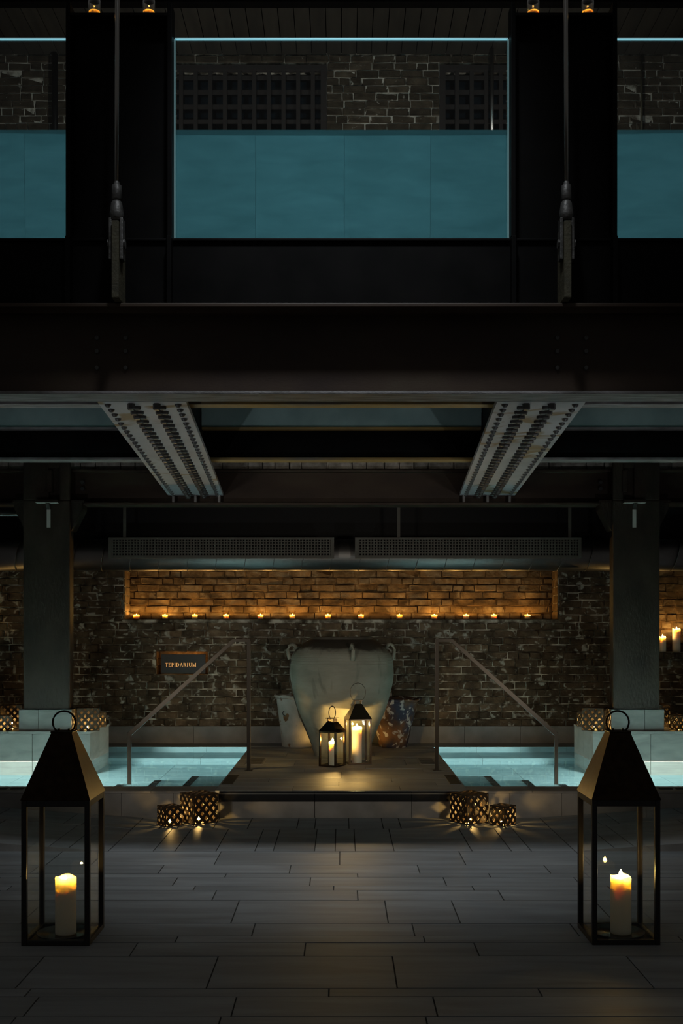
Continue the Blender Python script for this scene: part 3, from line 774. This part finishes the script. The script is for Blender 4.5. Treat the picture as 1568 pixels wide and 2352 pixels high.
# ------------------------------------------------------------------ handrails
for i, (sg, xa) in enumerate(((-1, .752), (1, .772))):
    nm = ['left', 'right'][i]; yy = 8.83; r = .021
    t = thing('handrail', f'square steel handrail sloping down into the {nm} pool', 'handrail', (sg * xa, yy, WL))
    zt = 1.26 - WL; dx = .125; lx = .968; lz = .507 - WL
    MB().box(-.015, .015, -.015, .015, 0, zt, .002).build('top_post', 'chrome', t)
    MB().prism([(sg * -.015, zt - .026), (sg * -.015, zt), (sg * dx, zt), (sg * lx, lz), (sg * (lx + .015), lz - .02), (sg * (lx - .015), lz - .032), (sg * (dx - .012), zt - .026)], 'y', -.016, .016).build('rail', 'chrome', t)
    MB().box(sg * lx - .015, sg * lx + .015, -.014, .014, PF - WL, lz - .005, .002).build('water_post', 'chrome', t)
    box('foot_plate', 'chrome', t, -.03, .03, -.03, .03, 0, .004)

# ------------------------------------------------------------------ candle parts
def lamp(parent, loc, power, col=(1.0, .60, .18), r=.006):
    d = bpy.data.lights.new('flame_light', 'POINT'); d.energy = power; d.color = col; d.shadow_soft_size = r
    o = bpy.data.objects.new('flame_light', d); C.objects.link(o); o.parent = parent; o.location = loc
    return o
def flame_mesh(h): return MB().lathe([(0, 0), (.22 * h, .16 * h), (.27 * h, .34 * h), (.19 * h, .62 * h), (.07 * h, .86 * h), (0, h)], 10).mesh('flame', 'flame', True)
FL = {h: flame_mesh(h * 1.12) for h in (.016, .022, .030)}
def candle(name, label, cat, loc, r, h, fh, power, group=None, well=.012):
    t = thing(name, label, cat, loc, R.uniform(0, 6), group)
    prof = [(0, 0), (r * .97, 0), (r, .006), (r, h - .006), (r * .96, h), (r * .86, h - .003), (r * .78, h - well), (r * .4, h - well - .002), (0, h - well - .002)]
    b = MB(); b.lathe(prof, 28)
    for v in b.b.verts:
        if v.co.z > h - .007: v.co.z += .004 * math.sin(3 * math.atan2(v.co.y, v.co.x) + loc[0] * 9)
    b.build('wax_body', 'wax', t, True)
    MB().tube([(0, 0, h - well - .004), (.001, 0, h - well + .012)], .0012, 6).build('wick', 'wick', t)
    link('flame', FL[fh], t, (0, 0, h - well + .008))
    lamp(t, (0, 0, h - well + .012 + fh * .4), power)
    return t

# ------------------------------------------------------------------ tall lanterns in the foreground
def big_lantern(nm, x, y):
    t = thing('floor_lantern', f'tall black metal and glass floor lantern in the {nm} foreground', 'lantern', (x, y, 0))
    w = .1435; p = .011; h = .611
    for a in (-1, 1):
        for b in (-1, 1):
            box('corner_post', 'lantern', t, a * (w - p) - p, a * (w - p) + p, b * (w - p) - p, b * (w - p) + p, 0, h, bev=.002)
    for z0, z1 in ((.0, .022), (h - .028, h)):
        for b in (-1, 1):
            box('rail', 'lantern', t, -w + 2 * p, w - 2 * p, b * (w - p) - p, b * (w - p) + p, z0, z1, bev=.002)
            box('rail', 'lantern', t, b * (w - p) - p, b * (w - p) + p, -w + 2 * p, w - 2 * p, z0, z1, bev=.002)
    box('floor_plate', 'lantern', t, -w + .012, w - .012, -w + .012, w - .012, .004, .010)
    for b in (-1, 1):
        box('glass_pane', 'pane', t, -w + .02, w - .02, b * (w - .012) - .0012, b * (w - .012) + .0012, .02, h - .02)
        box('glass_pane', 'pane', t, b * (w - .012) - .0012, b * (w - .012) + .0012, -w + .02, w - .02, .02, h - .02)
    a, b, zt = w + .003, .044, .884
    rf = MB().hexa([(-a, -a, h), (a, -a, h), (a, a, h), (-a, a, h), (-b, -b, zt), (b, -b, zt), (b, b, zt), (-b, b, zt)])
    rf.b.faces.ensure_lookup_table(); rf.b.faces.remove(rf.b.faces[0])
    o = rf.build('roof', 'roofm', t); sm = o.modifiers.new('thickness', 'SOLIDIFY'); sm.thickness = .003
    box('roof_cap', 'roofm', t, -.047, .047, -.047, .047, zt, zt + .006, bev=.002)
    rp = [(.049 * math.cos(k * PI / 18), 0, zt + .042 + .049 * math.sin(k * PI / 18)) for k in range(36)]
    MB().tube(rp, .0042, 8, True).build('ring_handle', 'roofm', t, True)
    for q in (-1, 1): MB().box(q * .022 - .005, q * .022 + .005, -.006, .006, zt + .004, zt + .016, .001).build('handle_lug', 'roofm', t)
    d = tag(MB().lathe([(0, 0), (.105, 0), (.112, .004), (.115, .012), (.111, .012), (.104, .005), (0, .004)], 40).build('candle_dish', 'dish', None, True, (x, y, .0105)),
            f'shallow round metal dish inside the {nm} foreground lantern', 'dish')
    return t
big_lantern('left', -1.20, 4.71); big_lantern('right', 1.197, 4.72)
candle('pillar_candle', 'thick pillar candle glowing at its top in the left foreground lantern', 'candle', (-1.190, 4.70, .0150), .0445, .247, .016, .7, well=.022)
candle('pillar_candle', 'thick pillar candle with bright flame in the right foreground lantern', 'candle', (1.208, 4.71, .0150), .0445, .247, .030, 1.5)

# ------------------------------------------------------------------ small lanterns on the platform
def small_lantern(label, x, y, rz_, w, h, roofh, capw, ring_r, ring_h, ringw=.004, flat=False):
    t = thing('candle_lantern', label, 'lantern', (x, y, WL), rz_)
    p = .008
    for a in (-1, 1):
        for b in (-1, 1): box('corner_post', 'bronze', t, a * (w - p) - p, a * (w - p) + p, b * (w - p) - p, b * (w - p) + p, 0, h, bev=.0015)
    for z0, z1 in ((0, .014), (h - .012, h)):
        for b in (-1, 1):
            box('rail', 'bronze', t, -w + 2 * p, w - 2 * p, b * (w - p) - p, b * (w - p) + p, z0, z1)
            box('rail', 'bronze', t, b * (w - p) - p, b * (w - p) + p, -w + 2 * p, w - 2 * p, z0, z1)
    box('floor_plate', 'bronze', t, -w + .01, w - .01, -w + .01, w - .01, .002, .006)
    for b in (-1, 1):
        box('glass_pane', 'pane', t, -w + .014, w - .014, b * (w - .008) - .001, b * (w - .008) + .001, .014, h - .012)
        box('glass_pane', 'pane', t, b * (w - .008) - .001, b * (w - .008) + .001, -w + .014, w - .014, .014, h - .012)
    zt = h + roofh; a = w + .002
    rf = MB().hexa([(-a, -a, h), (a, -a, h), (a, a, h), (-a, a, h), (-capw, -capw, zt), (capw, -capw, zt), (capw, capw, zt), (-capw, capw, zt)])
    rf.b.faces.ensure_lookup_table(); rf.b.faces.remove(rf.b.faces[0])
    o = rf.build('roof', 'bronze', t); sm = o.modifiers.new('thickness', 'SOLIDIFY'); sm.thickness = .002
    ch = .028
    for q in (-1, 1): box('cap_leg', 'bronze', t, q * capw * .85 - .003, q * capw * .85 + .003, -capw * .8, capw * .8, zt, zt + ch)
    box('cap_plate', 'bronze', t, -capw * 1.3, capw * 1.3, -capw * 1.3, capw * 1.3, zt + ch, zt + ch + .006, bev=.002)
    z0 = zt + ch + .004
    rp = [(ring_r * math.cos(q), 0, z0 + ring_h * .45 + ring_h * .55 * math.sin(q)) for q in [PI * (-.28) + k * PI * 1.56 / 24 for k in range(25)]]
    hd = MB().tube(rp, ringw, 6).build('loop_handle', 'bronze', t, True); hd.rotation_euler = (0, 0, -rz_)
    return t
small_lantern('small bronze lantern with oval loop handle before the great jar', -.078, 9.14, math.radians(-30), .083, .295, .075, .034, .028, .10)
small_lantern('taller bronze lantern with wide wire handle before the great jar', .140, 9.32, math.radians(12), .098, .385, .125, .030, .066, .145, .0022)
candle('pillar_candle', 'slim lit candle in the smaller bronze lantern before the jar', 'candle', (-.074, 9.14, WL + .0065), .033, .20, .030, 10)
candle('pillar_candle', 'tall lit candle in the taller bronze lantern before the jar', 'candle', (.132, 9.32, WL + .0065), .0435, .305, .030, 12)

# ------------------------------------------------------------------ great jar and pots
JD = 9.96; js = F / JD
jar = thing('storage_jar', 'huge pale clay storage jar with dark shoulder and four loop handles', 'jar', (0, JD, WL))
prof_px = [(1738, 62), (1722, 66), (1707, 70), (1680, 80), (1658, 89), (1640, 97), (1624, 103), (1600, 110), (1578, 115.5), (1560, 119), (1546, 120), (1526, 119), (1514, 116.5), (1503, 113), (1496, 108)]
def zj(y): return EYE - (y - HZ) / js - WL
body = [(0, 0), (62 / js, 0)] + [(w / js, max(zj(y), .006)) for y, w in prof_px + [(1489, 101), (1483, 94), (1477, 86), (1472, 78), (1469, 72)]]
MB().lathe(body, 64).build('body', 'clay', jar, True)
MB().lathe([(72 / js, zj(1469)), (70 / js, zj(1467.5)), (72 / js, zj(1464.5)), (70 / js, zj(1463)), (66 / js, zj(1463.5)), (66 / js, zj(1469)), (90 / js, zj(1495)), (104 / js, zj(1520)), (0, zj(1530))], 64).build('rim', 'clayrim', jar, True)
for yy in (1500, 1505, 1510, 1517, 1524):
    rr = {1500: 111.2, 1505: 113.6, 1510: 115.3, 1517: 117.4, 1524: 118.8}[yy] / js
    MB().tube([(rr * math.cos(2 * PI * k / 64), rr * math.sin(2 * PI * k / 64), zj(yy)) for k in range(64)], .0022, 5, True).build('throwing_ring', 'clay_plain', jar, True)
for ang in (-78, 8, 100, 186):
    a = math.radians(ang); c_, s_ = math.cos(a), math.sin(a)
    pts = [(103, 1490), (108, 1482), (114, 1479.5), (120, 1483), (123, 1492), (122, 1503), (118, 1513)]
    MB().tube([(w / js * c_, w / js * s_, zj(y)) for w, y in pts], [.020, .017, .016, .0155, .0155, .017, .022], 10).build('loop_handle', 'clay_plain', jar, True)
for q in (-78, 8, 186):     # glaze drips running down from the handles
    a = math.radians(q + 6)
    dr = [(w / js * math.cos(a) * 1.001, w / js * math.sin(a) * 1.001, zj(y)) for y, w in prof_px[2:13]]
    if q != -78: MB().tube(dr, [.003 + .0035 * (k % 4) for k in range(len(dr))], 6).build('glaze_drip', 'clayrim', jar, True)

def pot(label, x, y, m, r0, r1, h, flare, chip=0):
    t = thing('clay_pot', label, 'pot', (x, y, WL))
    pr = [(0, 0), (r0, 0), (r0 * 1.02, .01), (r0 + (r1 - r0) * .25, h * .30), (r0 + (r1 - r0) * .52, h * .60), (r0 + (r1 - r0) * .78, h * .85), (r1 - .012, h * .93)]
    MB().lathe(pr, 48).build('body', m, t, True)
    b = MB(); b.lathe([(r1 - .012, h * .93), (r1, h * .955), (r1 + flare, h * .985), (r1 + flare - .006, h), (r1 - .02, h * .99), (r1 - .035, h * .9), (r0 * .9, h * .12), (0, h * .1)], 48)
    for v in b.b.verts:
        if v.co.z > h * .9:
            an = math.atan2(v.co.y, v.co.x); v.co.z += .005 * math.sin(5 * an + chip) + .004 * math.sin(11 * an)
    b.build('rim', m, t, True)
    return t
pw = pot('whitewashed chipped plant pot left of the great jar', -.428, 10.70, 'potw', .155, .222, .51, .012)
MB().tube([(.022 * math.cos(q * PI / 10), -.0, .022 * math.sin(q * PI / 10)) for q in range(20)], .005, 6, True).build('iron_ring', 'rivet', pw, True, (-.120, -.148, .335))
pot('rust and blue plant pot with peeling white paint right of the great jar', .507, 10.67, 'potr', .135, .265, .475, .014, 2)

# ------------------------------------------------------------------ pierced box lanterns with tealights
def lattice_sheet(w, h, nx, ny, fr=.006):
    """flat sheet pierced by staggered diamonds, in the x z plane, centred on x"""
    b = MB().b; x0, x1, z0, z1 = -w / 2 + fr, w / 2 - fr, fr, h - fr
    pw_, ph = (x1 - x0) / nx, (z1 - z0) / ny; a, c_ = pw_ * .25, ph * .27
    cache = {}
    def V(x, z):
        k = (round(x, 5), round(z, 5))
        if k not in cache: cache[k] = b.verts.new((x, 0, z))
        return cache[k]
    for i in range(nx):
        for j in range(ny):
            X0, Z0 = x0 + i * pw_, z0 + j * ph; X1, Z1 = X0 + pw_, Z0 + ph; xm, zm = (X0 + X1) / 2, (Z0 + Z1) / 2
            o = [V(X0 + a, Z0), V(X1 - a, Z0), V(X1, Z0 + c_), V(X1, Z1 - c_), V(X1 - a, Z1), V(X0 + a, Z1), V(X0, Z1 - c_), V(X0, Z0 + c_)]
            B_, R_, T_, L_ = V(xm, zm - c_), V(xm + a, zm), V(xm, zm + c_), V(xm - a, zm)
            for f in ((o[0], o[1], B_), (o[1], o[2], R_, B_), (o[2], o[3], R_), (o[3], o[4], T_, R_), (o[4], o[5], T_), (o[5], o[6], L_, T_), (o[6], o[7], L_), (o[7], o[0], B_, L_)):
                b.faces.new(f)
    def rect(p, q, r_, s_): b.faces.new([b.verts.new((u, 0, v)) for u, v in ((p, r_), (q, r_), (q, s_), (p, s_))])
    rect(-w / 2, w / 2, 0, fr); rect(-w / 2, w / 2, h - fr, h); rect(-w / 2, x0, fr, h - fr); rect(x1, w / 2, fr, h - fr)
    me = bpy.data.meshes.new('lattice_side'); b.to_mesh(me); b.free(); me.materials.append(M['box']); return me
SH = {'large': (lattice_sheet(.188, .198, 3, 3), lattice_sheet(.188, .188, 3, 3), .188, .198), 'small': (lattice_sheet(.124, .13, 2, 2), lattice_sheet(.124, .124, 2, 2), .124, .13)}
cup_me = MB().lathe([(0, 0), (.019, 0), (.019, .016), (.018, .016), (.017, .012), (0, .012)], 16).mesh('wax_body', 'wax', True)
def box_lantern(size, desc, x, y, z, rz_, power):
    side_, top, w, h = SH[size]
    t = thing('box_lantern', f'{size} diamond-pierced bronze box lantern {desc}', 'lantern', (x, y, z), rz_, 'pierced box lanterns')
    for k in range(4):
        a = k * PI / 2
        o = link('lattice_side', side_, t, (w / 2 * math.sin(a), -w / 2 * math.cos(a), .0)); o.rotation_euler = (0, 0, a)
        sm = o.modifiers.new('thickness', 'SOLIDIFY'); sm.thickness = .004; sm.offset = 0
    o = link('lattice_top', top, t, (0, -w / 2, h)); o.rotation_euler = (-PI / 2, 0, 0)
    sm = o.modifiers.new('thickness', 'SOLIDIFY'); sm.thickness = .004; sm.offset = 0
    box('floor_plate', 'box', t, -w / 2 + .003, w / 2 - .003, -w / 2 + .003, w / 2 - .003, .001, .004)
    tl = thing('tealight', f'tealight burning inside the {size} box lantern {desc}', 'candle', (x, y, z + .0045), 0, 'tealights in the box lanterns')
    link('wax_body', cup_me, tl); link('flame', FL[.022], tl, (0, 0, .016))
    MB().tube([(0, 0, .011), (0, 0, .018)], .001, 5).build('wick', 'wick', tl)
    lamp(tl, (0, 0, .030 + (.03 if size == 'large' else .015)), power * 3.5)
    return t
D2 = 9.48
def bpos(xp, d): return (xp - 784) * d / F
box_lantern('large', 'on the paving left of the dark step', bpos(458, 7.57), 7.545, .001, math.radians(38), .55)
box_lantern('small', 'on the paving, outermost at left of the step', bpos(391, 7.45), 7.42, .001 + ramp(bpos(391, 7.45)), math.radians(35), .28)
box_lantern('large', 'on the paving right of the dark step', bpos(1076, 7.57), 7.545, .001, math.radians(-58 + 90), .75)
box_lantern('small', 'on the paving, outermost at right of the step', bpos(1153, 7.47), 7.44, .001 + ramp(bpos(1153, 7.47)), math.radians(45), .40)
ZP = .449
box_lantern('large', 'on the left plinth against the marble collar', -2.24, 9.605, ZP, math.radians(18), .42)
box_lantern('small', 'on the left plinth nearest the brick wall', bpos(223, 9.95), 9.93, ZP, math.radians(40), .30)
box_lantern('large', 'on the left plinth behind the column', bpos(22, 9.9), 9.98, ZP, math.radians(12), .30)
box_lantern('small', 'at the left picture border', bpos(6, 9.58), 9.60, ZP, math.radians(24), .35)
box_lantern('large', 'on the right plinth against the marble collar', 2.235, 9.61, ZP, math.radians(-24), .42)
box_lantern('small', 'on the right plinth nearest the brick wall', bpos(1347, 9.95), 9.95, ZP, math.radians(35), .30)
box_lantern('large', 'on the right plinth behind the column', bpos(1510, 9.97), 10.0, ZP, math.radians(4), .30)
box_lantern('small', 'at the right picture border', bpos(1560, 9.62), 9.62, ZP, math.radians(30), .45)

# ------------------------------------------------------------------ votive candles in the long niche and on the posts
glass_me = MB().lathe([(0, 0), (.031, 0), (.033, .003), (.033, .092), (.0305, .092), (.0305, .006), (0, .006)], 24).mesh('glass_cup', 'cup', True)
vwax_me = MB().lathe([(0, .0065), (.0298, .0065), (.0298, .048), (.027, .0495), (.024, .047), (.020, .036), (0, .034)], 24).mesh('wax_body', 'wax_votive', True)
wick_me = MB().tube([(0, 0, .032), (.001, 0, .044)], .001, 5).mesh('wick', 'wick')
def votive(label, loc, power, group, k=1.0, wk=1.0):
    t = thing('votive_candle', label, 'candle', loc, 0, group); t.scale = (1, 1, k)
    link('glass_cup', glass_me, t); 
    w_ = link('wax_body', vwax_me, t); w_.scale = (1, 1, wk); link('wick', wick_me, t, (0, 0, -.041 * (1 - wk))); link('flame', FL[.016], t, (0, 0, .040 * wk))
    lamp(t, (0, 0, .040 * wk + .010), power); return t
vx = [313, 379, 447, 519, 598, 671, 753, 829, 917, 997, 1070, 1134, 1211]
for i, xx in enumerate(vx):
    d = 11.165 + R.uniform(-.02, .02)
    votive(f'{ORD[i]} glass votive candle from the left in the long brick niche', (bpos(xx, d), d, 1.4415), R.uniform(2.0, 2.9), 'votive candles in the long niche')
for xx, lab in ((217, 'outer votive glass on top of the left black post'), (342, 'inner votive glass on top of the left black post'), (1224, 'inner votive glass on top of the right black post'), (1349, 'outer votive glass on top of the right black post')):
    votive(lab, (bpos(xx, 5.66), 5.66, 4.5165), .12, 'votives on the black posts', .87, .55)
for sg, lab in ((-1, 'votive candle glowing on the platform behind the great jar, towards the whitewashed pot'), (1, 'votive candle glowing on the platform behind the great jar, towards the peeling pot')):
    votive(lab, (sg * .175 + .01, 10.42, WL), 1.6, 'votives behind the jar')
# pillar candles in the right hand niche, and the pair past the left border
candle('pillar_candle', 'short pillar candle in the wall niche beside the right iron column', 'candle', (bpos(1521, 11.08), 11.08, 1.1125), .036, .155, .022, 1.5)
candle('pillar_candle', 'tall pillar candle in the wall niche at the right picture border', 'candle', (bpos(1553, 11.08), 11.08, 1.1125), .040, .235, .022, 1.6)
sh = tag(box('wall_shelf', 'curb', None, -4.3, -3.62, 10.72, 10.985, 1.10, 1.13, bev=.003), 'stone wall shelf just past the left picture border', 'shelf')
candle('pillar_candle', 'pillar candle on the stone wall shelf past the left border', 'candle', (-3.78, 10.82, 1.1305), .040, .20, .022, 1.6)

# ------------------------------------------------------------------ sign
sx0, sx1, sz0, sz1 = bpos(370, 10.98), bpos(472, 10.98), EYE - 97 * 10.98 / F, EYE - 53 * 10.98 / F
sgn = thing('wall_sign', 'charcoal wall sign with copper letters given a painted glow in a warm lit recess', 'sign', ((sx0 + sx1) / 2, 10.97, sz0))
sw, shh = (sx1 - sx0) / 2, sz1 - sz0
box('panel', 'sign', sgn, -sw, sw, 0, .02, 0, shh, bev=.002)
for q in (-1, 1): box('standoff', 'rivet', sgn, q * sw * .8 - .008, q * sw * .8 + .008, .02, .175, shh * .4, shh * .5)
box('led_strip', 'led', sgn, -sw * .9, sw * .95, .021, .025, shh - .03, shh - .015)
lamp(sgn, (sw * .5, .09, shh - .02), .35, (1.0, .5, .14), .02); lamp(sgn, (-sw * .3, .09, shh - .02), .25, (1.0, .5, .14), .02)
def glyph(ch):
    """serif capitals from thick stems, thin hairlines and bowls; unit height"""
    T, h_, s_ = .15, .06, .05; q = []
    def st(x, z0=0, z1=1, t=T, serif=True):
        q.append([(x - t / 2, z0), (x + t / 2, z0), (x + t / 2, z1), (x - t / 2, z1)])
        if serif:
            for z in (z0, z1 - s_): q.append([(x - t / 2 - .07, z), (x + t / 2 + .07, z), (x + t / 2 + .07, z + s_), (x - t / 2 - .07, z + s_)])
    def hb(x0, x1, z): q.append([(x0, z), (x1, z), (x1, z + h_), (x0, z + h_)])
    def bowl(x, zc, rx, rz_, a0, a1, t0=h_, t1=T):
        n = 12
        for k in range(n):
            A, B_ = [math.radians(a0 + (a1 - a0) * v / n) for v in (k, k + 1)]
            def pp(an, inner):
                f = abs(math.cos(an)); tx = t0 + (t1 - t0) * f
                return (x + (rx - (tx if inner else 0)) * math.cos(an), zc + (rz_ - (h_ if inner else 0)) * math.sin(an))
            q.append([pp(A, 0), pp(B_, 0), pp(B_, 1), pp(A, 1)])
    def di(x0, z0, x1, z1, t): q.append([(x0 - t / 2, z0), (x0 + t / 2, z0), (x1 + t / 2, z1), (x1 - t / 2, z1)])
    if ch == 'T': st(.36); hb(.02, .70, 1 - h_); hb(.02, .07, .8); q.append([(.02, .8), (.06, .8), (.05, 1), (.02, 1)]); q.append([(.66, .8), (.70, .8), (.70, 1), (.67, 1)]); return q, .74
    if ch == 'E': st(.15); hb(.1, .56, 1 - h_); hb(.1, .46, .49); hb(.1, .60, 0); q.append([(.52, .8), (.56, .8), (.56, 1), (.53, 1)]); q.append([(.56, 0), (.60, 0), (.62, .22), (.59, .22)]); return q, .66
    if ch == 'P': st(.15); hb(.1, .33, 1 - h_); hb(.1, .33, .44); bowl(.33, .72, .25, .28, -90, 90); return q, .64
    if ch == 'I': st(.17); return q, .36
    if ch == 'D': st(.15); hb(.1, .36, 1 - h_); hb(.1, .36, 0); bowl(.36, .5, .42, .5, -90, 90); return q, .84
    if ch == 'A': di(.10, 0, .38, 1, .06); di(.68, 0, .40, 1, .15); hb(.2, .58, .32); hb(.0, .22, 0); hb(.54, .80, 0); return q, .82
    if ch == 'R': st(.15); hb(.1, .33, 1 - h_); hb(.1, .33, .46); bowl(.33, .73, .24, .27, -90, 90); di(.68, 0, .36, .48, .15); hb(.60, .80, 0); return q, .80
    if ch == 'U': st(.16, .3, 1, T, False); hb(.02, .32, 1 - s_); st(.66, .3, 1, .06, False); hb(.54, .78, 1 - s_); bowl(.39, .3, .305, .31, 180, 360, h_, .10); return q, .82
    if ch == 'M': st(.12, 0, 1, .06); st(.86, 0, 1); di(.48, 0, .14, 1, .14); di(.48, 0, .82, 1, .06); return q, 1.02
word = 'TEPIDARIUM'; tot = sum(glyph(c)[1] for c in word) + .14 * 9
lh = (450 - 379) * 10.96 / F / tot; cx = bpos(379, 10.96) - sgn.location.x; zl = EYE - (1531.2 - HZ) * 10.96 / F - sz0
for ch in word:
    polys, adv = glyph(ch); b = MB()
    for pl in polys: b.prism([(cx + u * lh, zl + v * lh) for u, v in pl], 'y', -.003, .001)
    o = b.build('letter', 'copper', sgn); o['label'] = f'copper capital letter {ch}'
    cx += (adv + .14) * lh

# ------------------------------------------------------------------ bodies of the added, unseen washers and uplighters
def lamp_body(name, label, p, z0, tilt):
    t = thing(name, label, 'lamp', (p[0], p[1], z0))
    MB().lathe([(0, 0), (.09, 0), (.09, .012), (.012, .02), (.012, max(p[2] - z0 - .06, .022)), (0, max(p[2] - z0 - .06, .022))], 20).build('stand', 'black', t, True)
    o = MB().lathe([(0, -.05), (.055, -.05), (.07, 0), (.064, 0), (.05, -.04), (0, -.04)], 20).build('shade', 'black', t, True, (0, -.02, p[2] - z0 - .02)); o.rotation_euler = (-tilt, 0, 0)
    return t
for p in ADDED_WASH: lamp_body('added_stand_lamp', f'added black stand lamp past the {"left" if p[0] < 0 else "right"} picture border', p, 0, PI / 2)
for p in ADDED_FLOORUP: lamp_body('added_floor_uplighter', f'added small black floor uplighter past the {"left" if p[0] < 0 else "right"} foreground lantern', p, 0, .8)
for p in ADDED_DECKUP: lamp_body('added_deck_uplighter', f'added small black uplighter behind the glass pool on the {"left" if p[0] < 0 else "right"}', p, 3.1, .6)
